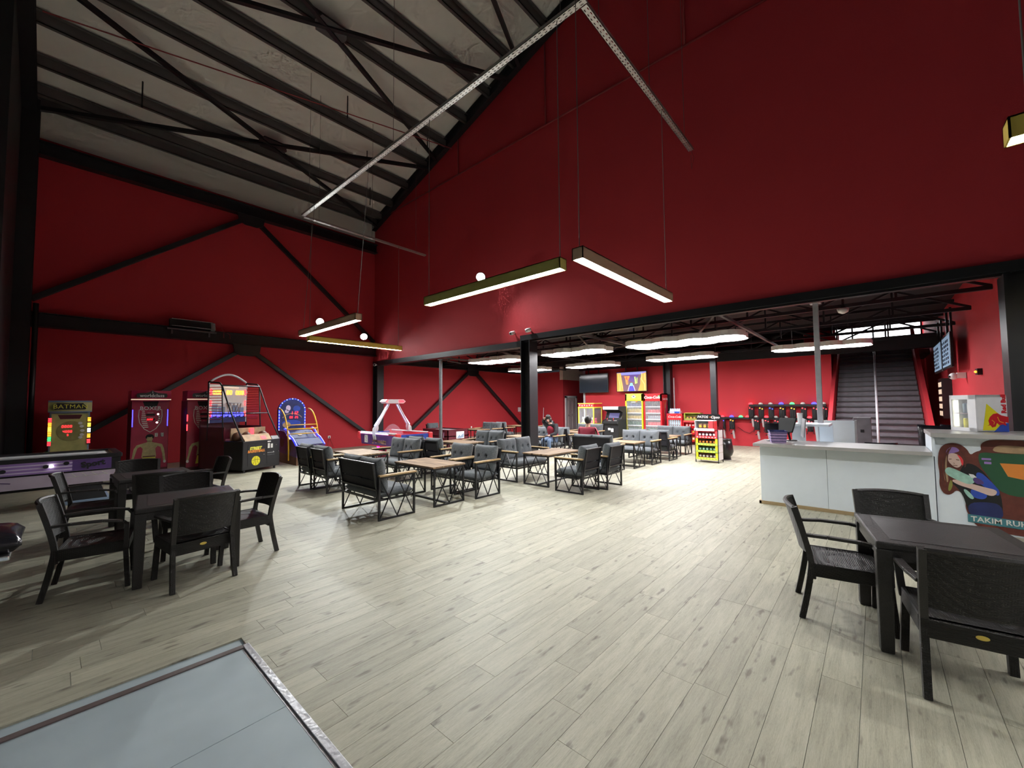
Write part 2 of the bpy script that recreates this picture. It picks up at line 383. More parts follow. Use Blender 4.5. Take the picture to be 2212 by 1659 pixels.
def cushion(sx, sy, T, tufts=(), nu=22, nv=18, wr=0.0, seed=1, k=6.0):
    """pillow lying in local XY, thickness T along Z; returns (verts, faces)"""
    rr = random.Random(seed); ph = [rr.uniform(0, 6) for _ in range(4)]
    def top(u, v, sg):
        e = max(0.0, (1-abs(u)**k))**0.5*max(0.0, (1-abs(v)**k))**0.5
        z = T/2*(0.18+0.82*e) if (abs(u) < 1 and abs(v) < 1) else T/2*0.10
        if abs(u) >= 0.999 or abs(v) >= 0.999: z = T*0.06
        d = 0
        for (a, b2) in tufts:
            q = math.hypot((u-a)*sx, (v-b2)*sy); d += 0.75*T/2*math.exp(-(q/0.055)**2)
            an = math.atan2((v-b2), (u-a)); d += wr*math.cos(9*an+ph[0])*math.exp(-(q/0.16)**2)*(1-math.exp(-(q/0.04)**2))
        d += wr*0.4*math.sin(7*u+ph[1])*math.sin(5*v+ph[2])
        pin = 1-0.05*(1-abs(v)**2)*(abs(u) > 0.9)
        return (u*sx/2*(1-0.035*(1-v*v)*abs(u)), v*sy/2*(1-0.035*(1-u*u)*abs(v)), sg*max(0.004, z-d if sg > 0 or tufts else z-d))
    m = MB()
    for sg in (1, -1): m.sheet(lambda a, b2: top(2*a-1, 2*b2-1, sg), nu, nv)
    # rim
    vs = m.v; n1 = (nu+1)*(nv+1); ring = [i*(nv+1) for i in range(nu+1)]+[nu*(nv+1)+j for j in range(1, nv+1)]+[i*(nv+1)+nv for i in range(nu-1, -1, -1)]+[j for j in range(nv-1, 0, -1)]
    for a, b2 in zip(ring, ring[1:]+ring[:1]): m.f.append((a, b2, b2+n1, a+n1)); m.m.append(0)
    return m
def xf(m, M):
    m.v = [tuple(M @ V(p)) for p in m.v]; return m
def TR(x, y, z, rx=0, ry=0, rz=0):
    return Matrix.Translation((x, y, z)) @ Matrix.Rotation(math.radians(rz), 4, 'Z') @ Matrix.Rotation(math.radians(ry), 4, 'Y') @ Matrix.Rotation(math.radians(rx), 4, 'X')
# ================================================================ STRUCTURE
XB, YA, XC = 9.17, 16.0, 17.8          # gable wall with the opening, side wall, far wall
RS, RZ = 0.31, 9.62                     # roof slope and roof height over the side wall
def roofz(y): return RZ+RS*(16-y) if y > -1 else RZ+RS*17-RS*(-1-y)
# ---- floor
fb = MB(); fb.box(-12, 23.5, -18, 3.42, -0.3, -0.012); fb.box(-12, 23.5, 3.42, 16.2, -0.3, -0.012)
floor = struct(fb.build('floor', 'mat_grey'), 'pale greyish oak plank floor running through both rooms')
PW = 0.19
fixed = {1.65: 1.39, 1.46: 2.26, 1.27: 1.97, 1.08: 1.75, 0.89: 2.62}
planks = []
r_ = random.Random(3)
row = 0; y = 1.65-PW*26
while y < 15.95:
    x0 = r_.uniform(0, 1.28)
    for k, vv in fixed.items():
        if abs(y-k) < 0.02: x0 = vv
    x = x0 - 1.28*math.ceil((x0+2.2)/1.28)
    while x < 19.2:
        a, b = x, x+1.28
        if y < 3.40 and y > -1.2:        # entrance panel leaves a hole
            if b <= 0.97: x += 1.28; continue
            a = max(a, 0.97)
        y1 = min(y+PW, 15.98)
        planks.append((a, b, y, y1)); x += 1.28
    y += PW; row += 1
def seen(p):
    q = V(((p[0]+p[1])/2, (p[2]+p[3])/2, -1.7)); d = q.dot(_F)
    if d < 0.6: return None
    u = 1106+882.4*q.dot(_R2)/d; v_ = 829.5-882.4*q.dot(_U2)/d
    return q.length if (-120 < u < 2330 and v_ < 1760) else None
order = sorted([(seen(p), i) for i, p in enumerate(planks) if seen(p) is not None])
near = set(i for _, i in order[:300])
cache = {}
for i in sorted(near):
    a, b, c, d = planks[i]; key = (round(b-a, 3), round(d-c, 3))
    if key not in cache:
        l, wd = b-a, d-c; g = 0.0011
        o = MB().box(g, l-g, g, wd-g, -0.012, 0.0).build('plank', 'floor_plank', floor); cache[key] = o
    else:
        o = cache[key].copy(); COL.objects.link(o); o.parent = floor
    o.location = (a, c, 0)
rest = MB()
for i, (a, b, c, d) in enumerate(planks):
    if i not in near: rest.box(a+.001, b-.001, c+.001, d-.001, -0.012, 0.0)
rest.build('planks', 'floor_plank', floor, kind='stuff')
# entrance panel: two grey sheets let into the floor, metal strip and wooden edge
ent = struct(MB().box(-3, 0.935, -1.2, 3.40, -0.0118, -0.010).build('floor_entrance', 'slot_dark'), 'grey sheet panel let into the plank floor by the entrance')
MB().prism([(-3, -1.2), (0.93, -1.2), (0.93, 2.565), (-3, 2.47)], 'z', -0.0099, -0.004).build('sheet', 'mat_grey', ent)
MB().prism([(-3, 2.474), (0.93, 2.569), (0.93, 3.385), (-3, 3.385)], 'z', -0.0099, -0.004).build('sheet', 'mat_grey', ent)
st = MB(); st.box(0.945, 0.985, -1.2, 3.425, -0.004, 0.006); st.box(0.93, 0.945, -1.2, 3.40, -0.0095, -0.003)
struct(st.build('trim_1', 'strip_metal', bevel=0.002), 'worn silver metal strip along the edge of the grey entrance panel')
struct(MB().prism([(-3, 3.385), (0.945, 3.385), (0.945, 3.43), (-3, 3.43)], 'z', -0.0095, 0.004).build('trim_2', 'trim_brown'), 'thin dark brown edging strip where grey panel meets the planks')
# ---- side wall with braces (faces the camera)
wa = struct(MB().box(-12, 19.3, YA, YA+0.25, 0, RZ-0.9).build('wall_back', 'red_wall'), 'tall red side wall with black steel bracing')
MB().box(-12, XB+0.1, YA, YA+0.2, RZ-0.9, RZ+0.1).build('upper_sheet', 'roof_sheet', wa)
def ibeam(m, a, b, h, wd, t=0.02, up=(0, 0, 1)):
    a, b = V(a), V(b); u = V(up)*((h-t)/2)
    m.bar(a+u, b+u, wd, t, up=up); m.bar(a-u, b-u, wd, t, up=up); m.bar(a, b, t*0.8, h-2*t, up=up)
for (a, b, z, h) in ((-12, XB-0.1, 8.37, 0.36), (-12, XB-0.1, 3.93, 0.36)):
    m = MB(); ibeam(m, (a, YA-0.16, z), (b, YA-0.16, z), h, 0.26); m.build('beam', 'black_steel', wa)
m = MB(); ibeam(m, (XB+0.1, YA-0.16, 3.62), (19.0, YA-0.16, 3.62), 0.3, 0.24); m.build('beam', 'black_steel', wa)
def brace(p, q, par, sec=0.13): MB().bar(p, q, sec, sec, up=(0, 1, 0)).build('brace', 'black_steel', par, bevel=0.008)
yb = YA-0.14
brace((-0.45, yb, 4.45), (4.1, yb, 8.02), wa); brace((4.6, yb, 8.02), (9.0, yb, 4.35), wa)
brace((-0.45, yb, 0.25), (4.05, yb, 3.5), wa); brace((4.55, yb, 3.5), (9.0, yb, 0.3), wa)
brace((10.6, yb, 0.35), (14.35, yb, 3.3), wa, 0.14); brace((14.95, yb, 3.3), (18.7, yb, 0.35), wa, 0.14)
for (gx, gz) in ((4.34, 8.06), (4.3, 3.58), (14.65, 3.36)):
    MB().prism([(gx-.42, gz+.22), (gx+.42, gz+.22), (gx+.36, gz-.12), (gx+.18, gz-.2), (gx-.18, gz-.2), (gx-.36, gz-.12)], 'y', yb-.1, yb-.04).build('gusset_plate', 'black_steel', wa)
def hcol(m, x, y, z0, z1, sx, sy, t=0.025):
    """H column: two flanges normal to Y, web between"""
    m.box(x-sx/2, x+sx/2, y-sy/2, y-sy/2+t, z0, z1); m.box(x-sx/2, x+sx/2, y+sy/2-t, y+sy/2, z0, z1); m.box(x-t/2, x+t/2, y-sy/2+t, y+sy/2-t, z0, z1)
m = MB(); hcol(m, XB, 15.78, 0, 3.5, 0.3, 0.36); struct(m.build('column', 'black_steel'), 'black steel column in the corner behind the air hockey table')
m = MB(); hcol(m, XB, 7.5, 0, 3.52, 0.36, 0.34); struct(m.build('column', 'black_steel'), 'black steel column standing among the lounge sofas')
m = MB(); m.box(XB-0.2, XB+0.2, -1.45, -1.42, 0, 3.5); m.box(XB-0.2, XB+0.2, -1.95, -1.92, 0, 3.5); m.box(XB-0.1, XB+0.1, -1.92, -1.45, 0, 3.5)
struct(m.build('column', 'black_steel'), 'wide black steel column behind the small drinks fridge')
m = MB(); hcol(m, -0.90, 15.6, 0, 9.4, 0.92, 0.5); struct(m.build('column', 'black_steel'), 'tall black portal column at the far end of the purple table')
MB_ = MB(); MB_.cyl((-0.36, 15.55, 0), (-0.36, 15.55, 4.3), 0.05, n=12); struct(MB_.build('trim_3', 'black_plastic', smooth=True), 'glossy black drain pipe beside the tall portal column')
# ---- gable wall above the opening
gp = [(YA, 3.53),  (YA, RZ), (-1, RZ+RS*17), (-18, RZ), (-18, 3.68), (7.66, 3.68), (7.66, 3.53)]
wb = struct(MB().prism(gp, 'x', XB-0.08, XB+0.14).build('wall_right', 'red_wall'), 'high red gable wall above the wide opening')
m = MB(); m.box(XB-0.05, XB+0.14, -18, -1.7, 0, 3.55); m.build('lower_panel', 'dark_panel', wb)
m = MB(); m.box(XB-.14, XB+.15, 7.66, YA, 3.35, 3.53); m.build('beam', 'black_steel', wb)
m = MB(); m.box(XB-.16, XB+.15, -18, 7.70, 3.53, 3.68); m.box(XB-.10, XB+.02, -18, 7.6, 3.49, 3.53); m.build('beam', 'black_steel', wb)
m = MB(); ibeam(m, (XB-0.15, 15.95, RZ-0.22), (XB-0.15, -1, RZ-0.22+RS*16.95), 0.4, 0.22); m.build('rafter', 'black_steel', wb)
MB().tube([(XB-0.12, 15.6, 9.62), (XB-0.12, -1.5, 9.56)], 0.022, 6).build('pipe', 'red_pipe', wb, smooth=True)
for yy in (14.65, 10.47, 6.71, 2.87):
    MB().tube([(XB-0.12, yy, 9.6), (XB-0.12, yy, roofz(yy)-0.5)], 0.024, 6).build('pipe', 'red_pipe', wb, smooth=True)
# ---- roof
rf = MB()
rf.add([(-12, 16.2, RZ-0.06), (XB+.1, 16.2, RZ-0.06), (XB+.1, -1, roofz(-1)), (-12, -1, roofz(-1)), (-12, -18, RZ), (XB+.1, -18, RZ)], [(0, 1, 2, 3), (3, 2, 5, 4)])
rf.add([(-12, 16.2, RZ+0.2), (XB+.1, 16.2, RZ+0.2), (XB+.1, -1, roofz(-1)+.2), (-12, -1, roofz(-1)+.2), (-12, -18, RZ+.2), (XB+.1, -18, RZ+.2)], [(3, 2, 1, 0), (4, 5, 2, 3)])
ceil = struct(rf.build('ceiling', 'roof_sheet'), 'sloping grey metal roof with dark purlins')
for yy in (15.75, 15.35, 14.5, 13.4, 12.2, 11.1, 10.0, 8.9, 7.8, 6.6, 5.4, 4.2, 3.0, 1.8):
    z = roofz(yy)-0.16; m = MB(); m.box(-12, XB-.05, yy-.012, yy+.012, z-.12, z+.14); m.box(-12, XB-.05, yy-.012, yy+.09, z-.12, z-.105); m.box(-12, XB-.05, yy-.09, yy+.012, z+.125, z+.14)
    m.build('purlin', 'purlin_steel', ceil)
m = MB(); ibeam(m, (-0.62, 15.8, RZ-0.45), (-0.62, -1, RZ-0.45+RS*16.8), 0.5, 0.24); m.build('rafter', 'black_steel', ceil)
def rp(x, yy, dz=-0.42): return (x, yy, roofz(yy)+dz)
for (a, b) in ((15.65, 12.05), (12.05, 15.65), (11.6, 8.1), (8.1, 11.6), (7.6, 4.0), (4.0, 7.6)):
    MB().bar(rp(-0.5, a), rp(XB-.2, b), 0.10, 0.10).build('brace', 'black_steel', ceil)
for yy in (13.85, 9.85): m = MB(); m.prism([(4.05, yy-.2), (4.65, yy-.2), (4.75, yy), (4.65, yy+.2), (4.05, yy+.2), (3.95, yy)], 'z', -.02, .02); m.v = [(a, b, roofz(b)-.42+c) for a, b, c in m.v]; m.build('gusset_plate', 'black_steel', ceil)
for (hx, hy) in ((1.3, 14.0), (5.6, 11.5), (8.3, 11.2), (7.9, 14.3), (7.0, 12.9)):
    MB().tube([rp(hx, hy, -.05), rp(hx, hy, -.75)], 0.018, 5).build('hanger', 'black_steel', ceil)
MB().tube([rp(-.4, 12.75, -.62), rp(9.0, 10.75, -.62)], 0.016, 5).build('pipe', 'red_pipe', ceil)
struct(MB().prism([(12.2, 0), (YA, 0), (YA, roofz(YA)), (12.2, roofz(12.2))], 'x', -1.6, -.74).build('wall_partition', 'dark_panel'), 'black partition wall at the end of the purple table')
# ---- unseen sides that close the hall
struct(MB().box(-12.2, -12, -18, 16.2, 0, 15).build('wall_left', 'dark_panel'), 'unseen dark end wall closing the hall')
struct(MB().box(-12, XB+.1, -18.2, -18, 0, 15).build('wall_front', 'red_wall'), 'unseen red wall closing the hall behind the entrance')
# ---- cafe room behind the opening
wc = MB(); wc.box(XC, XC+0.2, 1.12, 11.0, 0, 3.42)
wc = struct(wc.build('wall_far', 'red_wall'), 'bright red far wall behind the vest rack and fridges')
MB().box(XC-.12, XC+.2, -1.6, 11.2, 3.32, 3.75).build('beam', 'black_steel', wc)
m = MB(); hcol(m, XC-.14, 6.7, 0, 3.5, .3, .3); m.build('column', 'black_steel', wc)
MB().cyl((XC-.16, 6.44, .9), (XC-.16, 6.44, 2.75), .025, n=8).build('pipe', 'pale_steel', wc)
MB().box(XC-.06, XC+.02, 10.9, 11.0, 0, 3.4).build('post', 'pale_steel', wc)
wr_ = MB(); wr_.box(XB+.1, 24, -1.75, -1.55, 0, 5.0); wr_ = struct(wr_.build('wall_side', 'red_wall'), 'red wall beside the staircase with the menu screens')
wd_ = struct(MB().box(19.0, 19.2, 13.3, YA+.2, 0, 3.48).build('wall_passage', 'red_wall'), 'short bright red wall beside the passage door')
wdd = MB(); wdd.box(19.0, 24, 13.1, 13.3, 0, 3.02); wdd = struct(wdd.build('wall_inner', 'red_wall'), 'dark red passage wall with the white door')
MB().box(18.98, 24, 13.09, 13.3, 3.02, 3.75).build('upper_band', 'beige_wall', wdd)
struct(MB().box(24, 24.2, -1.75, 13.3, 0, 5.2).build('wall_end', 'red_wall'), 'red end wall at the end of the passage')
dr = MB(); dr.box(19.28, 20.2, 13.045, 13.085, 0, 2.0)
dr = struct(dr.build('door_1', 'door_skin', bevel=.004), 'pale pink panelled door in the passage wall')
for (a, b, c, d) in ((19.40, 19.68, .25, .95), (19.80, 20.08, .25, .95), (19.40, 19.68, 1.1, 1.85), (19.80, 20.08, 1.1, 1.85)):
    MB().box(a, b, 13.03, 13.05, c, d).build('panel', 'door_skin', dr, bevel=.008)
m = MB(); m.box(19.16, 19.28, 13.03, 13.1, 0, 2.1); m.box(20.2, 20.32, 13.03, 13.1, 0, 2.1); m.box(19.16, 20.32, 13.03, 13.1, 2.0, 2.12); m.build('door_frame', 'white_plastic', dr)
MB().tube([(19.34, 13.0, 1.02), (19.46, 13.0, 1.02)], .012, 6).build('handle', 'chrome', dr)
# ceiling of the cafe room: black deck, trusses, purlins
cb = struct(MB().box(XB+.12, 19.2, -1.75, YA+.2, 4.32, 4.5).build('ceiling_cafe', 'back_deck'), 'black ceiling with trusses over the cafe area')
MB().box(19.2, 24.2, -1.75, YA+.2, 5.1, 5.3).build('deck', 'back_deck', cb)
MB().box(19.1, 19.2, 2.0, YA+.2, 3.6, 5.2).build('deck', 'back_deck', cb)
for tx in (10.6, 12.7, 15.0, 17.2):
    m = MB(); m.bar((tx, -1.6, 3.62), (tx, 15.9, 3.62), .07); m.bar((tx, -1.6, 4.2), (tx, 15.9, 4.2), .07)
    k = 0; yy = -1.6
    while yy < 15.6:
        a, b = (3.62, 4.2) if k % 2 == 0 else (4.2, 3.62); m.bar((tx, yy, a), (tx, min(yy+1.25, 15.9), b), .045); m.bar((tx, yy, 3.62), (tx, yy, 4.2), .04); yy += 1.25; k += 1
    m.build('truss', 'black_steel', cb)
for yy in (2.4, 5.9, 9.4, 12.9):
    MB().bar((XB+.15, yy, 3.55), (19.0, yy, 3.55), .06).build('purlin', 'purlin_steel', cb)
    MB().bar((XB+.2, yy+.1, 3.60), (12.7, yy+1.6, 3.60), .05).build('brace', 'purlin_steel', cb)
# posts
for (x, y, z0, z1, s, mm, lab) in ((XB, 11.57, 0, 3.3, .085, 'pole_steel', 'thin rusty steel post in front of the maroon game table'),
        (15.8, 4.34, 0, 3.5, .2, 'black_steel', 'dark square post behind the snack stands'),
        (9.5, .79, 0, 3.55, .085, 'pale_steel', 'slim pale grey post standing behind the white counter')):
    m = MB(); m.box(x-s/2, x+s/2, y-s/2, y+s/2, z0, z1); m.box(x-s, x+s, y-s, y+s, z1-.02, z1); m.box(x-s, x+s, y-s, y+s, 0, .012); struct(m.build('column', mm, bevel=.004), lab)
# skirting boards
struct(MB().box(-0.4, 9.0, YA-.015, YA, 0, .07).build('baseboard_back', 'red_wall'), 'red skirting along the side wall')
struct(MB().box(XC-.02, XC, 1.2, 6.5, 0, .06).build('baseboard_far', 'red_wall'), 'red skirting under the vest rack')
# stairs up to the next floor
sp = thing('staircase', 'dark metal staircase with a central handrail rising beside the menu screens', 'staircase', (15.0, 0, 0))
n_st = 21; rise, run = 0.17, 0.28
step0 = None
for k in range(n_st):
    if step0 is None:
        m = MB(); m.box(0, run+.02, -1.0, 1.0, rise-.03, rise); m.box(.015, .03, -1.0, 1.0, 0, rise-.03); step0 = m.build('step', 'stair_metal', sp); o = step0
        nz = MB().box(-.02, .02, -1.0, 1.0, rise-.035, rise+.004).build('nosing', 'stair_nose', o)
    else:
        o = step0.copy(); COL.objects.link(o); o.parent = sp; q = nz.copy(); COL.objects.link(q); q.parent = o
    o.location = (k*run, 0, k*rise)
X1, Z1 = n_st*run, n_st*rise
for s_, nm in ((1, 'stringer'), (-1, 'stringer')):
    yy = 1.02 if s_ > 0 else -1.12
    MB().prism([(-.35, 0), (.2, 0), (X1, Z1-.35), (X1, Z1+.75), (0.1, .85), (-.35, .55)], 'y', yy, yy+.1).build(nm, 'red_wall', sp)
m = MB(); m.tube([(-.1, 0, 0), (-.1, 0, 1.0), (X1, 0, Z1+.95)], .028, 8)
for k in range(0, n_st, 4): m.tube([(k*run+.1, 0, k*rise+rise), (k*run+.1, 0, k*rise+1.15)], .018, 6)
m.build('handrail', 'pale_steel', sp, smooth=True)
MB().box(X1, X1+2.6, -1.5, 1.6, Z1-.2, Z1).build('landing', 'stair_metal', sp)
MB().box(20.5, 20.7, 1.12, 2.2, 0, 5).build('stair_wall', 'red_wall', wc)
wn = thing('window_1', 'bright window strip upstairs behind the black roof truss', 'window', (23.9, 0, 4.85), kind='structure')
del wn['category']
MB().box(-.02, .0, -1.5, 1.6, -.45, .2).build('pane', 'window_light', wn)
m = MB()
for yy in (-1.5, -.4, .7, 1.6): m.box(-.06, -.02, yy-.03, yy+.03, -.45, .2)
m.box(-.06, -.02, -1.5, 1.6, -.48, -.42); m.box(-.06, -.02, -1.5, 1.6, .17, .23); m.build('window_frame', 'black_steel', wn)
# ================================================================ LAMPS AND CABLE TRAYS
def pendant(loc, along, box_mat, label, wires, sway=0.0):
    """3 m linear lamp box with a light slot underneath, hung on wires; along = 'x' or 'y'"""
    t = thing('linear_pendant_lamp', label, 'lamp', loc, 0 if along == 'x' else 90, 'linear lamps hung in a zigzag')
    m = MB(); h, wd, L = .15, .16, 1.5
    m.box(-L, L, -wd/2, -wd/2+.012, 0, h); m.box(-L, L, wd/2-.012, wd/2, 0, h); m.box(-L, L, -wd/2, wd/2, h-.012, h)
    m.box(-L, -L+.012, -wd/2, wd/2, 0, h); m.box(L-.012, L, -wd/2, wd/2, 0, h)
    m.build('housing', box_mat, t)
    MB().box(-L+.015, L-.015, -wd/2+.014, wd/2-.014, .012, .03).build('light_panel', 'led_white', t)
    for sx, top in wires: MB().tube([(sx, 0, h), (sx, sway, top)], .006, 5).build('suspension_wire', 'wire', t)
    return t
pendant((4.50, 4.57, 3.50), 'y', 'olive_box', 'olive box lamp hanging before the red gable wall, parallel to it', ((1.45, 3.5), (-1.45, 3.5)))
pendant((5.80, 2.72, 3.50), 'x', 'tan_box', 'tan box lamp pointing away from the olive one towards the wide opening', ((-1.45, 3.5), (1.4, 3.5)))
pendant((4.27, 9.66, 3.50), 'y', 'tan_box', 'tan box lamp far off over the arcade machines, pointing at the side wall', ((-1.45, 3.5), (1.4, 3.5)), -.23)
pendant((6.18, 11.80, 3.50), 'x', 'gold_box', 'golden box lamp hanging parallel to the side wall', ((-1.45, 3.5), (1.4, 3.5)))
pendant((4.40, -2.25, 3.50), 'y', 'gold_box', 'box lamp cut by the picture edge above the white counter', ((1.4, 3.5),))
pendant((5.80, -3.90, 3.50), 'x', 'tan_box', 'box lamp behind the viewer, next in the zigzag', ((-1.45, 3.5), (1.4, 3.5)))
pendant((-2.4, -0.6, 3.50), 'y', 'gold_box', 'unseen box lamp added beside the entrance for more light', ((-1.45, 3.5), (1.4, 3.5)))  # added out of view to brighten the grey panel; second row is assumed
pendant((0.3, -3.90, 3.50), 'x', 'tan_box', 'unseen box lamp added behind the viewer for more light', ((-1.45, 3.5), (1.4, 3.5)))  # added out of view to brighten the near floor and counter
def tray(a, b, label):
    t = thing('cable_tray', label, 'cable tray', a, 0, 'perforated cable trays')
    d = V(b)-V(a); L = d.length; t.rotation_euler = (0, 0, math.atan2(d.y, d.x))
    m = MB(); m.box(0, L, -.05, -.043, 0, .05); m.box(0, L, .043, .05, 0, .05)
    # bottom plate with two rows of slots cut through it
    m.box(0, L, -.05, -.030, 0, .006); m.box(0, L, -.016, .016, 0, .006); m.box(0, L, .030, .05, 0, .006)
    x = 0
    while x < L:
        for (c0, c1) in ((-.030, -.016), (.016, .030)): m.box(x, min(x+.045, L), c0, c1, 0, .006)
        x += .085
    m.build('channel', 'galvanised', t)
    for q in (.4, L/2, L-.4):
        wx, wy = a[0]+d.x/L*q, a[1]+d.y/L*q
        MB().tube([(q, 0, .03), (q, 0, roofz(wy)-7.0-.1)], .005, 5).build('hanging_wire', 'wire', t)
    return t
tray((4.50, 11.80, 7.0), (4.50, 2.66, 7.0), 'long perforated metal cable tray running from roof eave towards the viewer')
tray((4.56, 2.72, 7.0), (8.80, 2.72, 7.0), 'perforated cable tray branching off at the near corner, loose wire at its end')
tray((4.56, 11.86, 7.0), (8.70, 11.86, 7.0), 'thin distant cable tray parallel to the side wall')
tray((4.50, 2.60, 7.0), (4.50, -3.5, 7.0), 'cable tray end leaving through the top of the picture')
m = MB(); m.tube([(8.80, 2.72, 7.0), (8.9, 2.7, 6.9), (8.92, 2.75, 6.72), (8.8, 2.72, 6.6), (8.72, 2.7, 6.72), (8.78, 2.72, 6.9)], .006, 5)
tag(m.build('loose_wire', 'red_pipe', smooth=True), 'thin loop of loose wire dangling from the cable tray end', 'wire')
# floodlights
def flood(loc, aim, label, energy, cone=2.35):
    t = thing('floodlight', label, 'floodlight', loc, 0, 'round white floodlights high on the walls')
    d = (V(aim)-V(loc)).normalized(); q = d.to_track_quat('-Z', 'Y')
    M = q.to_matrix().to_4x4()
    xf(MB().lathe([(.05, .09), (.13, .07), (.15, .02), (.15, -.01), (.135, -.015)], 20), M).build('housing', 'black_plastic', t, smooth=True)
    xf(MB().lathe([(.130, -.016), (.128, -.022), (.05, -.026)], 20), M).build('lens', 'flood_face', t)
    m = MB(); m.bar((0, 0, 0), V((.5, 0, 0)) if loc[1] < 12 else V((0, .3, 0)), .05, .02); m.build('bracket', 'black_steel', t)
    l = bpy.data.lights.new('floodlight_beam', 'SPOT'); l.energy = energy; l.spot_size = cone; l.spot_blend = 0.8; l.shadow_soft_size = .12; l.color = (.95, 1, .99)
    lo = bpy.data.objects.new('floodlight_beam', l); COL.objects.link(lo); lo.parent = t; lo.location = d*.06; lo.rotation_euler = q.to_euler()
flood((8.6, 8.91, 5.59), (2.4, 4.0, 0), 'glaring floodlight on the red gable wall above the olive lamp', FLOOD)
flood((6.66, 15.7, 4.88), (4.0, 7.0, 0), 'glaring floodlight above the tan lamp on the side wall', FLOOD*.55, 2.1)
flood((8.45, 15.7, 4.52), (4.8, 7.5, 0), 'glaring floodlight above the golden lamp near the room corner', FLOOD*.45, 1.75)
# cloud-shaped ceiling lamps
def cloud_pts(L, Wd, seed, n=9):
    rr = random.Random(seed); out = []
    cs = [(-L/2+L*.12, 0, L*.12)]
    lobes = []
    k = 4
    for i in range(k): lobes.append((-L/2+L*(i+.5)/k, Wd*.22*rr.uniform(.6, 1.1), L/k*.62*rr.uniform(.9, 1.1)))
    for i in range(k): lobes.append((-L/2+L*(i+.5)/k, -Wd*.22*rr.uniform(.6, 1.1), L/k*.62*rr.uniform(.9, 1.1)))
    for i in range(72):                                 # outline = furthest point of the union of lobes
        a = 2*PI*i/72; d = (math.cos(a)*L, math.sin(a)*Wd); l = math.hypot(*d); d = (d[0]/l, d[1]/l); best = 0.1
        for (cx, cy, r) in lobes:
            b = cx*d[0]+cy*d[1]; disc = b*b-(cx*cx+cy*cy-r*r)
            if disc >= 0: best = max(best, b+math.sqrt(disc))
        out.append((best*d[0], best*d[1]))
    return out
def cloud(loc, L, seed, label):
    t = thing('cloud_lamp', label, 'lamp', loc, 90, 'cloud-shaped lamps over the cafe area')
    p = cloud_pts(L, 1.1, seed); n = len(p)
    m = MB(); vs = [(x, y, z) for z in (0, .13) for x, y in p]; m.add(vs, [(i, (i+1) % n, n+(i+1) % n, n+i) for i in range(n)]+[tuple(range(n, 2*n))])
    m.build('rim', 'off_white', t)
    m = MB(); m.add([(x*.97, y*.97, .012) for x, y in p], [tuple(range(n))[::-1]]); m.build('light_panel', 'led_cloud', t)
    for sx in (-L*.3, L*.3): MB().tube([(sx, 0, .13), (sx, 0, 1.13)], .004, 5).build('suspension_wire', 'wire', t)
Zc = 3.2
for (x, y, L, s, lab) in ((10.55, 10.1, 2.1, 1, 'white cloud lamp nearest the corner column, above the maroon table'),
        (10.5, 6.75, 2.05, 2, 'white cloud lamp just past the lounge column'),
        (10.6, 3.6, 2.7, 3, 'largest white cloud lamp, in the middle of the opening'),
        (14.5, 11.8, 1.9, 4, 'white cloud lamp partly hidden behind the lounge column'),
        (14.7, 8.7, 2.1, 5, 'white cloud lamp in front of the switched-off television'),
        (14.4, 5.0, 2.1, 6, 'white cloud lamp ending at the dark square post'),
        (14.4, 1.15, 2.15, 7, 'white cloud lamp crossed by the slim pale post')):
    cloud((x, y, Zc), L, s, lab)
# small fixtures on walls and beams
def cctv(loc, aim, label):
    t = thing('security_camera', label, 'camera', loc, 0, 'white security cameras')
    d = (V(aim)-V(loc)).normalized(); M = d.to_track_quat('-Z', 'Y').to_matrix().to_4x4()
    xf(MB().lathe([(.02, .10), (.055, .085), (.06, -.02), (.052, -.07), (.045, -.075)], 14), M).build('body', 'white_plastic', t, smooth=True)
    xf(MB().lathe([(.036, -.070), (.036, -.078), (.01, -.08)], 14), M).build('lens', 'black_plastic', t)
    MB().cyl((0, 0, 0), tuple(V((.14, 0, .0))), .025, n=8).build('mount', 'white_plastic', t)
cctv((XB-.22, 7.95, 3.78), (5, 8.3, 2.6), 'white security camera looking out, farther from the opening column top')
cctv((XB-.22, 7.35, 3.79), (6.0, 12, 2.6), 'white security camera turned sideways above the column top')
cctv((XB-.25, 15.65, 3.38), (6, 12, 2.5), 'white security camera on the corner column')
h = thing('infrared_heater', 'long black infrared heater with chrome edges on the wall beam', 'heater', (2.78, 15.66, 4.20))
M = TR(0, 0, 0, -18, 0, 0)
xf(MB().box(-.55, .55, -.07, .07, -.12, .12), M).build('body', 'black_plastic', h, bevel=.01)
m = MB(); m.box(-.5, .52, -.085, -.07, .105, .125); m.box(-.5, .52, -.085, -.07, -.125, -.105); xf(m, M).build('edge_rail', 'chrome', h)
xf(MB().box(.46, .57, -.09, .07, -.13, .10), M).build('end_cap', 'grey_plastic', h)
m = MB(); m.box(-.6, .62, -.04, .1, -.19, -.15); m.box(-.5, -.46, .0, .05, -.32, -.15); m.box(.42, .46, .0, .05, -.32, -.15); m.build('bracket', 'purlin_steel', h)
m = MB(); m.tube([(.57, 0, .06), (.75, 0, .03), (.82, .02, -.1), (.83, .03, -.3)], .008, 5); m.tube([(.6, .02, -.12), (.85, .02, -.1), (.99, .02, -.18), (1.0, .03, -.32)], .008, 5); m.build('cable', 'red_pipe', h, smooth=True)
t = thing('wall_socket', 'white wall socket with two cables beside the blue hoop machine', 'socket', (7.2, YA-.02, .46))
MB().box(-.05, .05, -.01, .02, -.05, .05).build('plate', 'white_plastic', t, bevel=.006)
m = MB(); m.box(-.02, .02, -.02, 0, -.02, .02); m.build('plug', 'black_plastic', t)
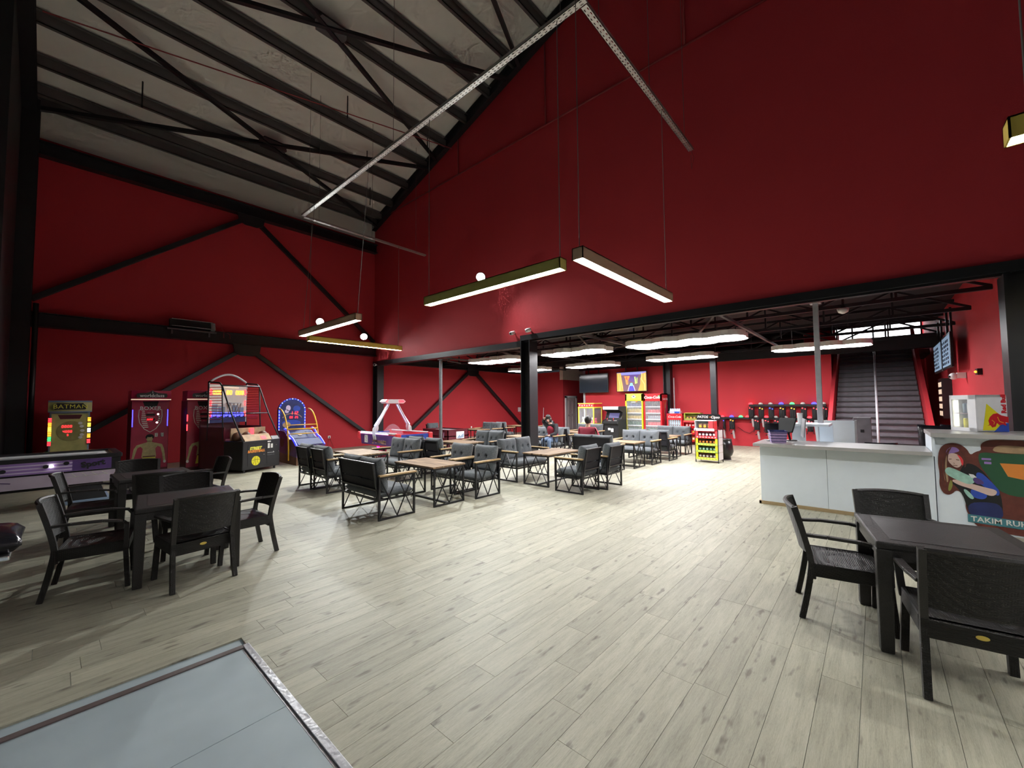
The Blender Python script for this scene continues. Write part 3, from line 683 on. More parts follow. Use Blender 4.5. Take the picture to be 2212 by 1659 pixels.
m = MB(); m.tube([(-.01, -.02, -.02), (-.05, -.02, -.2), (-.06, -.02, -.42)], .008, 5); m.tube([(.01, -.02, -.02), (.08, -.02, -.2), (.18, -.02, -.42)], .008, 5); m.build('cable', 'red_pipe', t)
t = thing('wall_sensor', 'small white alarm box on the bright red wall beyond the brace', 'alarm box', (18.54, YA-.05, 1.34))
MB().box(-.1, .1, -.04, .03, -.12, .14).build('case', 'white_plastic', t, bevel=.01); MB().lathe([(.06, 0), (.05, .05)], 12, (0, -.02, -.22)).build('sounder', 'bright_red', t)
t = thing('dome_lamp', 'small frosted dome light under the black ceiling', 'lamp', (10.2, .42, 3.50))
MB().lathe([(.02, -.1), (.08, -.07), (.1, 0)], 14).build('shade', 'off_white', t, smooth=True); MB().lathe([(.05, 0), (.02, .07), (.02, .82)], 10).build('mount', 'black_plastic', t)
# ================================================================ FURNITURE
S = .028
def side_frame(m, x0, x1, y, z1):
    m.bar((x0, y, 0), (x0, y, z1), S); m.bar((x1, y, 0), (x1, y, z1), S)
    m.bar((x0, y, S/2), (x1, y, S/2), S); m.bar((x0, y, z1-S/2), (x1, y, z1-S/2), S)
def lattice(m, x0, x1, y, z0, z1):
    c = (x0+x1)/2
    for (a, b) in (((x0, z0), (c, z1)), ((x0, z1), (c, z0)), ((c, z1), (x1, z0)), ((c, z0), (x1, z1))):
        m.bar((a[0], y, a[1]), (b[0], y, b[1]), .010, .018, up=(0, 1, 0))
def lounge(name, W, cat, nc):
    """lounge seat facing +X, centred on its footprint: lattice steel sides, wooden arms, tufted cushions"""
    t = thing(name, 'x', cat); D = .63; x0, x1 = -D/2, D/2
    for s_ in (-1, 1):
        y = s_*(W/2-S/2); m = MB(); side_frame(m, x0+S/2, x1-S/2, y, .635); o = m.build('side_frame', 'black_steel', t)
        m = MB(); lattice(m, x0+S, x1-S, y, S, .61); m.build('lattice', 'black_steel', o)
        MB().box(x0+.0, x1+.015, y-.035, y+.035, .637, .662).build('armrest', 'arm_wood', t, bevel=.005)
    m = MB(); yi = W/2-S
    m.box(x0, x0+S, -yi, yi, .28, .31); m.box(x1-S, x1, -yi, yi, .28, .31); m.box(x0, x1, -yi, -yi+S, .28, .31); m.box(x0, x1, yi-S, yi, .28, .31)
    for k in range(4): m.box(x0+.1+k*.13, x0+.13+k*.13, -yi, yi, .295, .305)
    m.build('seat_frame', 'black_steel', t)
    m = MB()
    for s_ in (-1, 1): m.bar((x0+.02, s_*(yi-.02), .30), (x0-.07, s_*(yi-.02), .835), .03, .025, up=(0, 1, 0))
    m.bar((x0-.07, -yi, .835), (x0-.07, yi, .835), .028, .02); m.bar((x0-.015, -yi, .45), (x0-.015, yi, .45), .03, .02); m.build('back_frame', 'black_steel', t)
    m = MB(); m.add([(x0-.062, -yi+.03, .82), (x0-.062, yi-.03, .82), (x0-.026, yi-.03, .60), (x0-.026, -yi+.03, .60), (x0-.056, -yi+.03, .82), (x0-.056, yi-.03, .82), (x0-.02, yi-.03, .60), (x0-.02, -yi+.03, .60)], [(0, 1, 2, 3), (7, 6, 5, 4), (0, 4, 5, 1), (2, 6, 7, 3)])
    m.add([(x0-.022, -yi+.03, .58), (x0-.022, yi-.03, .58), (x0+.005, yi-.03, .42), (x0+.005, -yi+.03, .42), (x0-.016, -yi+.03, .58), (x0-.016, yi-.03, .58), (x0+.011, yi-.03, .42), (x0+.011, -yi+.03, .42)], [(0, 1, 2, 3), (7, 6, 5, 4), (0, 4, 5, 1), (2, 6, 7, 3)])
    m.build('back_webbing', 'jacket_black', t)
    sm = cushion(D-.03, W-2*S-.01, .14, (), 16, 20, .004, 3, 10); xf(sm, TR(.01, 0, .37)).build('seat_cushion', 'cushion_fabric', t, smooth=True)
    cw = (W-2*S-.01)/nc
    for i in range(nc):
        cm = cushion(cw+.02, .50, .19, ((-.36, .12), (.36, .12)) if nc == 1 or True else (), 24, 20, .012, 5+i, 5)
        xf(cm, TR(x0+.085, -W/2+S+cw*(i+.5), .655, 0, 0, 0) @ Matrix.Rotation(math.radians(-10), 4, 'Y') @ Matrix(((0, 0, 1, 0), (1, 0, 0, 0), (0, 1, 0, 0), (0, 0, 0, 1)))).build('back_cushion', 'cushion_fabric', t, smooth=True)
    return t
CH = lounge('lounge_armchair', .61, 'armchair', 1)
SO = lounge('lounge_sofa', 1.15, 'sofa', 2)
def lounge_table():
    t = thing('lounge_table', 'x', 'table'); W2, L2 = .33, .56
    MB().box(-.35, .35, -.58, .58, .632, .66).build('table_top', 'table_wood', t, bevel=.003)
    for s_ in (-1, 1):
        y = s_*L2; m = MB(); side_frame(m, -W2+S/2, W2-S/2, y, .63); o = m.build('end_frame', 'black_steel', t)
        m = MB(); lattice(m, -W2+S, W2-S, y, S, .60); m.build('lattice', 'black_steel', o)
    MB().box(-.02, .02, -L2, L2, 0.0, .028).build('stretcher', 'black_steel', t)
    MB().box(-W2, -W2+S, -L2, L2, .605, .632).build('apron', 'black_steel', t); MB().box(W2-S, W2, -L2, L2, .605, .632).build('apron', 'black_steel', t)
    return t
TB = lounge_table()
GA, GS, GT = 'charcoal lounge armchairs', 'charcoal two-seat lounge sofas', 'wooden lounge tables'
for (x, y, rz, lab) in (
    (3.52, 6.05, 0, 'nearest two-seat lounge sofa, turned with its black back to the viewer'),
    (5.42, 8.48, 180, 'two-seat lounge sofa in front of the white-armed air hockey table'),
    (8.42, 8.62, 180, 'two-seat lounge sofa between the maroon game table and the steel column'),
    (7.27, 6.16, -90, 'two-seat lounge sofa standing right before the black steel column'),
    (9.42, 5.42, 0, 'two-seat lounge sofa the red-shirted person sits on'),
    (11.16, 5.17, 180, 'two-seat lounge sofa facing the red-shirted person across the table'),
    (13.9, 5.22, 180, 'two-seat lounge sofa closest to the yellow snack stand'),
    (12.62, 12.65, 180, 'two-seat lounge sofa far off by the bright red wall'),
    (10.98, 8.3, 180, 'two-seat lounge sofa with the person in jeans on it'),
    (13.65, 8.33, 180, 'two-seat lounge sofa in front of the yellow claw machine')):
    place(SO, (x, y, 0), rz, lab, GS)
for (x, y, rz, lab) in (
    (5.38, 5.70, 180, 'lounge armchair facing the nearest two-seat sofa, closer to the viewer'),
    (5.36, 6.38, 180, 'lounge armchair facing the nearest two-seat sofa, farther from the viewer'),
    (3.85, 8.23, 0, 'lounge armchair before the blue hoop machine, nearer of the two'),
    (3.82, 8.90, 0, 'lounge armchair before the blue hoop machine, next to the basketball game'),
    (6.36, 7.95, 0, 'lounge armchair back to back with the sofa before the air hockey table'),
    (6.36, 8.66, 0, 'lounge armchair half hidden behind the sofa before the air hockey table'),
    (6.87, 4.43, 90, 'lounge armchair with its back to the open floor, left of a pair'),
    (7.55, 4.29, 90, 'lounge armchair with its back to the open floor, right of a pair'),
    (12.22, 4.83, 0, 'lounge armchair back to back with the pale-cushioned sofa near the snack stand'),
    (12.22, 5.5, 0, 'lounge armchair hidden deeper behind the pale-cushioned sofa'),
    (9.27, 8.62, 0, 'lounge armchair squeezed behind the sofa left of the steel column'),
    (13.55, 12.5, 0, 'lounge armchair back to back with the far sofa by the red wall'),
    (10.95, 14.1, -90, 'lounge armchair whose top shows above the maroon game table'),
    (11.78, 8.0, 0, 'lounge armchair with its dark back behind the person in jeans'),
    (15.3, 11.6, 180, 'lounge armchair peeping out right of the steel column by the wall')):
    place(CH, (x, y, 0), rz, lab, GA)
for (x, y, rz, lab) in (
    (4.55, 6.07, 0, 'wooden lounge table beside the nearest two-seat sofa'),
    (4.60, 8.62, 0, 'wooden lounge table in front of the wall socket'),
    (7.62, 8.72, 0, 'wooden lounge table in front of the maroon game table'),
    (7.27, 5.33, 90, 'wooden lounge table in front of the steel column sofa'),
    (10.30, 5.27, 0, 'wooden lounge table in front of the red-shirted person'),
    (12.95, 5.25, 0, 'wooden lounge table nearest the yellow snack stand'),
    (11.75, 12.6, 0, 'wooden lounge table far off right of the maroon game table'),
    (14.9, 12.75, 0, 'wooden lounge table at the foot of the far wall brace'),
    (10.1, 8.5, 0, 'wooden lounge table shining pale beside the steel column'),
    (12.72, 8.15, 0, 'wooden lounge table between the claw machine sofa and the black armchair')):
    place(TB, (x, y, 0), rz, lab, GT)
# ---- dark resin wicker chairs and tables
def wicker_chair():
    """faces +X"""
    t = thing('wicker_chair', 'x', 'chair'); SW, SD, SH = .50, .46, .43
    # seat: slightly dished panel with a deep woven skirt
    m = MB(); m.sheet(lambda a, b: (-.21+.46*a, (-.245+.49*b), SH-.018*(1-(2*b-1)**2)*(1-(2*a-1)**2)), 10, 10)
    m.sheet(lambda a, b: (-.21+.46*a, (-.245+.49*b), SH-.03), 1, 1); m.build('seat', 'wicker_plastic', t)
    m = MB()
    for s_ in (-1, 1): m.box(-.21, .25, s_*.245-.012, s_*.245+.012, SH-.095, SH+.004)
    m.box(-.222, -.198, -.25, .25, SH-.12, SH-.01); m.box(.238, .262, -.25, .25, SH-.085, SH+.002); m.build('apron', 'wicker_plastic', t, bevel=.006)
    # rear legs run on as back posts
    def post(m, s_, z0, z1, n=8):
        pts = []; 
        for i in range(n+1):
            z = z0+(z1-z0)*i/n
            x = -.225-.075*max(0, (SH-z)/SH)**1.3-.10*max(0, (z-SH)/.42)**1.25
            y = s_*(.235+.015*max(0, (SH-z)/SH)+.012*max(0, (z-SH)/.42)); pts.append((x, y, z))
        for a, b in zip(pts, pts[1:]): m.bar(a, b, .036, .040, up=(1, 0, 0))
    for s_ in (-1, 1):
        m = MB(); post(m, s_, 0, SH); m.build('leg', 'wicker_plastic', t)
        m = MB(); m.bar((.235, s_*.232, SH-.05), (.262, s_*.248, 0), .042, .036, up=(1, 0, 0)); m.build('leg', 'wicker_plastic', t)
        # armrest with its front upright
        m = MB(); pts = [(-.255, s_*.245, .645), (-.12, s_*.272, .652), (.08, s_*.282, .648), (.215, s_*.275, .625), (.245, s_*.262, .585)]
        for a, b in zip(pts, pts[1:]): m.bar(a, b, .046, .022)
        m.bar((.243, s_*.264, .60), (.238, s_*.245, SH-.06), .040, .034, up=(1, 0, 0)); m.build('armrest', 'resin_plain', t, bevel=.004)
    # back: curved woven panel, upper edge bowed
    def bk(a, b, off):
        y = -.235+.47*b; z = .50+a*(.345+.012*(1-(2*b-1)**2)); x = -.228-.10*max(0, (z-SH)/.42)**1.25-.045*(1-(2*b-1)**2)+off
        return (x, y, z)
    m = MB(); m.sheet(lambda a, b: bk(a, b, .010), 10, 12); m.sheet(lambda a, b: bk(a, b, -.010), 10, 12)
    n1 = 11*13
    for i in range(12): m.f.append((i, i+1, i+1+n1, i+n1)); m.m.append(0); q = 10*13; m.f.append((q+i, q+i+1, q+i+1+n1, q+i+n1)); m.m.append(0)
    for i in range(10): m.f.append((i*13, (i+1)*13, (i+1)*13+n1, i*13+n1)); m.m.append(0); m.f.append((i*13+12, (i+1)*13+12, (i+1)*13+12+n1, i*13+12+n1)); m.m.append(0)
    bo = m.build('backrest', 'wicker_plastic', t)
    m = MB()
    for s_ in (-1, 1): post(m, s_, SH, .855)
    m.tube([bk(1, i/10, 0) for i in range(11)], .017, 6); m.build('back_frame', 'resin_plain', bo)
    m = MB(); m.poly(ell(0, 0, .028, .013, 16), (-.2222, 0, SH-.055), (0, -1, 0), (0, 0, 1), .003); m.build('badge', 'gold_box', t)
    return t
WCH = wicker_chair()
def wicker_table():
    t = thing('wicker_table', 'x', 'table'); h, a = .74, .42
    MB().box(-a, a, -a, a, h-.05, h).build('table_top', 'resin_plain', t, bevel=.012)
    m = MB(); m.box(-a+.09, a-.09, -a+.09, a-.09, h, h+.002); m.build('top_inlay', 'resin_top', t)
    m = MB()
    for s_ in (-1, 1): m.box(-a+.06, a-.06, s_*(a-.03)-.015, s_*(a-.03)+.015, h-.12, h-.05); m.box(s_*(a-.03)-.015, s_*(a-.03)+.015, -a+.06, a-.06, h-.12, h-.05)
    m.build('apron', 'resin_plain', t)
    for sx in (-1, 1):
        for sy in (-1, 1):
            m = MB(); cx, cy = sx*(a-.045), sy*(a-.045); T_, B_ = .045, .036
            vs = [(cx+dx*T_, cy+dy*T_, h-.05) for dx, dy in ((-1, -1), (1, -1), (1, 1), (-1, 1))]+[(cx+sx*.008+dx*B_, cy+sy*.008+dy*B_, 0) for dx, dy in ((-1, -1), (1, -1), (1, 1), (-1, 1))]
            m.add(vs, [(0, 1, 2, 3), (7, 6, 5, 4)]+[(i, (i+1) % 4, 4+(i+1) % 4, 4+i) for i in range(4)]); m.build('leg', 'resin_plain', t, bevel=.008)
    return t
WT = wicker_table()
GW, GWT = 'dark wicker-pattern resin armchairs', 'square dark resin tables'
place(WT, (4.265, -.305, 0), 9.4, 'square dark resin table standing in front of the white counter', GWT)
place(WT, (1.0, 5.575, 0), -6.8, 'square dark resin table with a red glow on its top, nearer of two', GWT)
place(WT, (1.0, 7.83, 0), 1.5, 'square dark resin table closer to the red boxing machines', GWT)
for (x, y, rz, lab) in (
    (.31, 5.68, -10, 'wicker-pattern armchair at the nearer table, pale woven back towards the purple table'),
    (.985, 5.14, 96, 'wicker-pattern armchair with a badge, its back nearest the viewer at the twin tables'),
    (1.49, 5.56, 182, 'wicker-pattern armchair standing out towards the open floor'),
    (1.12, 6.17, 266, 'wicker-pattern armchair between the twin tables, front of its back showing'),
    (.98, 7.17, 82, 'wicker-pattern armchair between the twin tables, seen from behind'),
    (.38, 7.72, -8, 'wicker-pattern armchair beside the purple game table'),
    (.90, 8.44, 265, 'wicker-pattern armchair right before the first red boxing machine'),
    (1.58, 8.02, 186, 'wicker-pattern armchair right before the black basketball game'),
    (4.28, .25, -80, 'wicker-pattern armchair at the counter table, side view towards the open floor'),
    (4.86, -.12, 192, 'wicker-pattern armchair between its table and the white counter'),
    (3.70, -.36, 8, 'wicker-pattern armchair closest to the viewer, its badge showing')):
    place(WCH, (x, y, 0), rz, lab, GW)
# ================================================================ ARCADE MACHINES
UX, UZ = (1, 0, 0), (0, 0, 1)
def led_column(name, par, mats, x, y, z0, z1, n, r=.012):
    """vertical row of small glowing domes on a thin strip; mats cycles through colours"""
    o = MB().box(x-.018, x+.018, y, y+.012, z0, z1).build(name, 'black_plastic', par)
    for k, mm in enumerate(mats):
        m = MB()
        for i in range(k, n, len(mats)): m.ball((x, y-.004, z0+(z1-z0)*(i+.5)/n), r, 6)
        m.build('diode', mm, o, kind='stuff')
def boxer(loc, label, score, side_led, glow):
    t = thing('boxing_machine', label, 'arcade machine', loc, 0, 'red boxing machines')
    w = .38
    MB().box(-w, w, 0, .72, 0, 1.86).build('cabinet', ['crimson_dark'], t, bevel=.015)
    MB().box(-w+.012, w-.012, -.012, 0, .08, 1.84).build('front_panel', 'crimson', t)
    # bowed header
    P = [(-w-.02, .5)]+[(-w-.02+(2*w+.04)*i/10, -.10-.10*math.sin(PI*i/10)) for i in range(11)]+[(w+.02, .5)]
    hd = MB().prism(P, 'z', 1.84, 2.12).build('header', 'crimson', t, bevel=.012)
    P2 = [(x, y-.004) for x, y in P[1:12]]
    m = MB(); m.add([(x, y, z) for z in (1.875, 1.90) for x, y in P2], [(i, i+1, 12+i, 11+i) for i in range(10)]); m.build('header_band', 'header_lit', hd)
    m = MB(); m.poly([(-.29, -.055), (.29, -.055), (.31, -.0), (.29, .055), (.12, .065), (.04, .10), (0, .13), (-.04, .10), (-.12, .065), (-.29, .055), (-.31, 0)], (0, -.208, 1.99), UX, UZ, .004); m.build('logo_plate', 'black_plastic', hd)
    m = MB(); m.poly([(0, .06), (.012, .06), (.004, .15)], (0, -.212, 1.99), UX, UZ, .003); m.build('logo_spike', 'white', hd)
    text(hd, 'worldclass', 'white', (0, -.2125, 1.985), UX, UZ, .115, bold=.0015, ext=.003)
    # dark mouth where the punch ball hangs
    MB().prism([(-.16, 1.84), (.16, 1.84), (.13, 1.72), (.05, 1.68), (-.05, 1.68), (-.13, 1.72)], 'y', -.016, .0).build('ball_slot', 'black_matt', t)
    fp = (0, -.0125, 0)
    text(t, 'BOXER', 'white', (0, -.0125, 1.655), UX, UZ, .135, bold=.0015)
    sh = [(-.12, 1.60), (-.225, 1.62), (-.235, 1.45), (-.21, 1.28), (-.12, 1.12), (0, 1.03), (.12, 1.12), (.21, 1.28), (.235, 1.45), (.225, 1.62), (.12, 1.60)]
    deco('shield_line', t, 'off_white', fp, UX, UZ, [stroke(sh, .016)])
    deco('power_bars', t, 'off_white', fp, UX, UZ, [rect(-.20+.022*abs(i-4)*.35+i*.004, -.115+i*.010, 1.55-i*.05, 1.575-i*.05) for i in range(9)])
    deco('score_window', t, 'black_matt', fp, UX, UZ, [rect(-.09, .09, 1.46, 1.51), rect(-.09, .09, 1.34, 1.39)])
    deco('score_digits', t, 'glow_digit', (0, -.016, 0), UX, UZ, digits(score, -.07, 1.345, .036, .9))
    deco('score_caption', t, 'off_white', fp, UX, UZ, [rect(-.06, .06, 1.535, 1.545), rect(-.06, .06, 1.405, 1.413), rect(-.03, .03, 1.305, 1.312)])
    for i in range(5):
        a = math.radians(38-i*22); cx, cz = .05+.13*math.cos(a), 1.40+.16*math.sin(a)
        deco('lamp_icon', t, 'glow_white' if (glow and i in (0, 4)) else 'off_white', fp, UX, UZ, [ell(cx, cz, .022, .022, 10)])
    for s_ in (-1, 1):
        if side_led == 'blue': MB().box(s_*(w-.03)-.008, s_*(w-.03)+.008, -.022, -.012, 1.18, 1.62).build('light_strip', 'glow_blue', t)
        else: led_column('light_strip', t, ['glow_red'], s_*(w-.01), -.03, 1.30, 1.48, 6, .016); led_column('light_strip', t, ['glow_red'], s_*(w-.01), -.03, 1.05, 1.22, 6, .016)
    deco('payment_sticker', t, 'paper', fp, UX, UZ, [rect(.10, .16, .90, 1.0), rect(.22, .28, .90, 1.0)])
    deco('sticker_print', t, 'black_matt', (0, -.0155, 0), UX, UZ, [stroke([(.11, .985), (.15, .985), (.12, .94), (.15, .915)], .008), stroke([(.23, .915), (.23, .985), (.27, .915), (.27, .985)], .008)], .001)
    # printed fighter
    f = MB(); Z = .18
    body = [(-.13, .38), (-.11, .60), (-.15, .66), (-.20, .62), (-.235, .45), (-.27, .26), (-.31, .24), (-.28, .42), (-.26, .60), (-.215, .70), (-.10, .745), (-.045, .765), (-.038, .80), (.038, .80), (.045, .765), (.10, .745), (.215, .70), (.25, .58), (.27, .42), (.285, .24), (.24, .26), (.22, .45), (.19, .62), (.14, .66), (.10, .60), (.12, .38)]
    body = [(x*1.18, z) for x, z in body]
    deco('fighter_print', t, 'print_skin', fp, UX, UZ, [body, ell(0, .862, .066, .085, 16)])
    deco('fighter_shorts', t, 'lemon', (0, -.0155, 0), UX, UZ, [[(-.13, .40), (.12, .40), (.16, .16), (.02, .17), (0, .24), (-.02, .17), (-.17, .16)]], .002)
    deco('fighter_hair', t, 'black_matt', (0, -.0155, 0), UX, UZ, [ell(0, .935, .072, .040, 14), ell(-.066, .90, .018, .04, 8), ell(.066, .90, .018, .04, 8)], .002)
    deco('fighter_belt', t, 'brown', (0, -.0178, 0), UX, UZ, [[(-.13, .41), (.12, .41), (.12, .375), (-.13, .375)]], .002)
    deco('fighter_shade', t, 'tan', (0, -.0155, 0), UX, UZ, [stroke([(-.09, .63), (-.02, .60), (0, .66), (.02, .60), (.09, .63)], .010), stroke([(0, .60), (0, .42)], .008), stroke([(-.042, .872), (-.015, .872)], .012), stroke([(.015, .872), (.042, .872)], .012), stroke([(-.02, .82), (.02, .82)], .008), stroke([(0, .865), (.004, .842)], .007)], .001)
    deco('fighter_wraps', t, 'paper', (0, -.0155, 0), UX, UZ, [ell(-.34, .235, .03, .04, 10), ell(.315, .235, .03, .04, 10)], .002)
    return t
boxer((1.72, 14.35, 0), 'red boxing machine with blue light strips, beside the yellow-green punch machine', '2602', 'blue', True)
boxer((2.76, 13.76, 0), 'red boxing machine with red lamps, beside the black basketball game', '    ', 'red', False)
def punch():
    t = thing('punching_machine', 'yellow-green punching machine with glowing rainbow light strips', 'arcade machine', (.28, 14.45, 0))
    w = .33
    MB().box(-w, w, 0, .7, 0, 1.62).build('cabinet', 'steel_blue', t, bevel=.012)
    MB().box(-w+.03, w-.03, -.012, 0, .1, 1.55).build('front_panel', 'punch_lime', t)
    P = [(-w-.03, .5)]+[(-w-.03+(2*w+.06)*i/10, -.06-.08*math.sin(PI*i/10)) for i in range(11)]+[(w+.03, .5)]
    hd = MB().prism(P, 'z', 1.58, 1.86).build('header', 'steel_blue', t, bevel=.01)
    Pf = [(x*.99, y-.006) for x, y in P[1:12]]
    m = MB(); m.add([(x, y, z) for z in (1.61, 1.82) for x, y in Pf], [(i, i+1, 12+i, 11+i) for i in range(10)]); m.build('header_face', 'punch_lime', hd)
    m = MB(); m.poly([(-.26, -.075), (.24, -.075), (.27, -.02), (.20, .08), (.05, .07), (-.22, .08), (-.26, .03)], (0, -.150, 1.72), UX, UZ, .004); m.build('name_plate', 'black_plastic', hd)
    text(hd, 'BATMAN', 'lemon', (0, -.1555, 1.715), UX, UZ, .135, spacing=1.05)
    deco('dial_face', t, 'punch_dial', (0, -.0125, 0), UX, UZ, [ell(.02, 1.13, .24, .24, 24)])
    deco('icon_disc', t, 'white', (0, -.016, 0), UX, UZ, [ell(.15+.06*math.cos(math.radians(70-i*32)), 1.15+.19*math.sin(math.radians(60-i*32)), .038, .034, 12) for i in range(5)])
    deco('score_digits', t, 'glow_digit', (0, -.016, 0), UX, UZ, digits('0000', -.13, 1.22, .05, .9)+digits('4000', -.11, 1.10, .045, .9)+digits('5', -.04, 1.02, .04))
    deco('top_print', t, 'maroon', (0, -.0125, 0), UX, UZ, [[(-.2, 1.52), (.2, 1.52), (.16, 1.42), (-.16, 1.42)]])
    for s_, mm in ((-1, ['glow_red', 'glow_amber', 'glow_yellow', 'glow_amber', 'glow_green', 'glow_red']), (1, ['glow_amber', 'glow_yellow', 'glow_white', 'glow_amber', 'glow_red'])):
        o = MB().box(s_*(w-.01)-.03, s_*(w-.01)+.03, -.03, -.012, .80, 1.46).build('light_strip', 'black_plastic', t)
        n = len(mm)
        for k, q in enumerate(mm):
            m = MB(); z1 = 1.46-.66*k/n
            for i in range(4): m.box(s_*(w-.01)-.028, s_*(w-.01)+.028, -.036, -.03, z1-.01-.027*i-.014, z1-.01-.027*i)
            m.build('diode', q, o)
punch()
# ---- street basketball game
def basketball():
    t = thing('basketball_game', 'black street basketball game with caged sides and red score lights', 'arcade machine', (3.70, 12.13, 0), 22.5); t.scale = (1, .8, 1)
    w = .54
    MB().box(-w, w, 0, .85, .07, .80).build('front_cabinet', 'black_plastic', t, bevel=.02)
    m = MB(); m.box(-w, -w+.04, .85, 2.0, .07, 1.15); m.box(w-.04, w, .85, 2.0, .07, 1.15); m.box(-w, w, 1.94, 2.0, .07, 1.3); m.box(-w, w, .8, 1.98, .74, .78); m.build('rear_cabinet', 'maroon', t)
    for (x, y) in ((-w+.1, .1), (w-.1, .1), (-w+.1, 1.85), (w-.1, 1.85)): MB().cyl((x, y, 0), (x, y, .08), .03, n=10).build('foot', 'black_plastic', t)
    deco('door_panel', t, 'black_steel', (0, -.0005, 0), UX, UZ, [rect(-.40, .10, .16, .70), rect(.14, .44, .16, .70)], .006)
    deco('coin_plate', t, 'grey_plastic', (0, -.0070, 0), UX, UZ, [rect(.15, .36, .44, .455), stroke([(.15, .39), (.36, .39)], .004)], .003)
    deco('coin_lock', t, 'chrome', (0, -.0070, 0), UX, UZ, [ell(.33, .46, .014, .014, 10), ell(.05, .42, .012, .012, 10), ell(.42, .64, .014, .014, 10), ell(.49, .46, .010, .010, 8)], .004)
    deco('ball_print', t, 'yellow', (0, -.0070, 0), UX, UZ, [ell(-.18, .28, .12, .12, 28)], .003)
    deco('ball_seams', t, 'black_matt', (0, -.0105, 0), UX, UZ, [stroke([(-.18, .165), (-.185, .395)], .007), stroke([(-.295, .29), (-.18, .315), (-.065, .30)], .007), stroke([(-.26, .195), (-.225, .26), (-.23, .375)], .007), stroke([(-.10, .195), (-.135, .26), (-.125, .38)], .007)], .002)
    text(t, 'STREET', 'lemon', (-.19, -.0075, .60), UX, UZ, .10, bold=.006, shear=.15)
    text(t, 'BASKETBALL', 'orange', (-.17, -.0075, .525), UX, UZ, .085, bold=.005, shear=.15)
    deco('payment_sticker', t, 'paper', (0, -.0070, 0), UX, UZ, [rect(.16, .22, .57, .70), rect(.25, .31, .57, .68), rect(.15, .25, .73, .76)], .003)
    # ball trough with yellow front board
    m = MB(); m.prism([(0, .80), (.16, .96), (.20, .95), (.05, .79)], 'x', -w+.06, w-.26); m.build('trough_front', 'tan', t)
    m = MB(); m.prism([(.0, .80), (.08, .885), (.1, .87), (.03, .79)], 'x', w-.24, w-.02); m.build('trough_end', 'grey_plastic', t)
    m = MB(); m.box(-w+.05, w-.05, .62, .66, .80, 1.12); m.build('trough_back', 'tan', t)
    deco('ramp_light', t, 'glow_red', (0, .60, 0), UX, UZ, [rect(.02, .13, .93, 1.10)], .01)
    deco('ramp_light_front', t, 'glow_red', (0, -.004, .80), UX, (0, .707, .707), [rect(.0, .14, .03, .14)], .004)
    # backboard
    bb = MB().box(-w+.02, w-.02, 1.60, 1.63, 1.25, 2.28).build('backboard', 'off_white', t)
    deco('backboard_print', bb, 'navy', (0, 1.598, 0), UX, UZ, [rect(-.5, .5, 1.25, 1.48)], .002)
    deco('blue_letters', bb, 'glow_blue', (0, 1.594, 0), UX, UZ, [rect(-.48+i*.055, -.44+i*.055+.02*(i % 2), 1.40+.02*(i % 3), 1.50+.02*(i % 2)) for i in range(17)], .003)
    deco('skyline_print', bb, 'steel_blue', (0, 1.598, 0), UX, UZ, [rect(-.45, -.3, 1.5, 1.75), rect(-.28, -.1, 1.5, 1.68), rect(.1, .26, 1.5, 1.72), rect(.28, .44, 1.5, 1.66)], .001)
    deco('score_digits', bb, 'glow_amber', (0, 1.592, 0), UX, UZ, digits('000', -.42, 2.02, .10, .75)+digits('00', -.06, 2.02, .10, .75)+digits('000', .2, 2.02, .10, .75), .004)
    MB().box(-.22, .26, 1.56, 1.585, 2.19, 2.215).build('lamp_tube', 'header_lit', bb)
    m = MB(); m.tube([(-.2+.2*math.cos(math.radians(a)), 0, 0) for a in ()] or [(.19*math.cos(2*PI*i/16), 1.34+.19*math.sin(2*PI*i/16), 1.78) for i in range(16)], .011, 6, closed=True); m.box(-.02, .02, 1.5, 1.6, 1.75, 1.8); m.build('hoop', 'pale_steel', t)
    m = MB()
    for i in range(12):
        a0, a1 = 2*PI*i/12, 2*PI*(i+1)/12
        m.tube([(.19*math.cos(a0), 1.34+.19*math.sin(a0), 1.78), (.13*math.cos(a1), 1.34+.13*math.sin(a1), 1.50)], .005, 4); m.tube([(.19*math.cos(a1), 1.34+.19*math.sin(a1), 1.78), (.13*math.cos(a0), 1.34+.13*math.sin(a0), 1.50)], .005, 4)
    m.build('net', 'brown', t)
    # cage frame, top arch and net bars
    m = MB()
    for s_ in (-1, 1):
        x = s_*(w-.01); m.tube([(x, .02, .80), (x, .55, 1.50), (x, 1.0, 2.22), (x, 1.1, 2.30), (x, 1.62, 2.34)], .022, 8); m.tube([(x, .9, .8), (x, 1.0, 2.22)], .018, 8); m.tube([(x, .55, 1.5), (x, 1.6, 1.5)], .016, 6); m.tube([(x, 1.62, .8), (x, 1.62, 2.34)], .022, 8)
    m.tube([(-w, 1.0, 2.24), (w, 1.0, 2.24)], .018, 8); m.tube([(-w, .55, 1.5), (w, .55, 1.5)], .014, 6); m.build('cage_frame', 'black_steel', t, smooth=True)
    m = MB(); P = [(-w+.04+(2*w-.08)*i/16, 1.60, 2.36+.20*math.sin(PI*i/16)) for i in range(17)]; m.tube(P, .028, 8); m.build('top_arch', 'pale_steel', t, smooth=True)
    for s_ in (-1, 1):
        o = None
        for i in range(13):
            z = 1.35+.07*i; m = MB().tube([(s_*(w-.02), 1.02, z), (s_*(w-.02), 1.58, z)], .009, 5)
            m.build('cage_bar', 'bright_red', t)  # red base colour stands in for the red lamps' light on the bars
        for (a, b) in ((2.02, 2.14), (1.72, 1.84), (1.42, 1.54)):
            m = MB()
            for i in range(5): m.ball((s_*(w-.06), 1.585, a+(b-a)*i/4), .017, 6)
            m.build('red_lamp', 'glow_red', t)
    return t
bt = basketball()
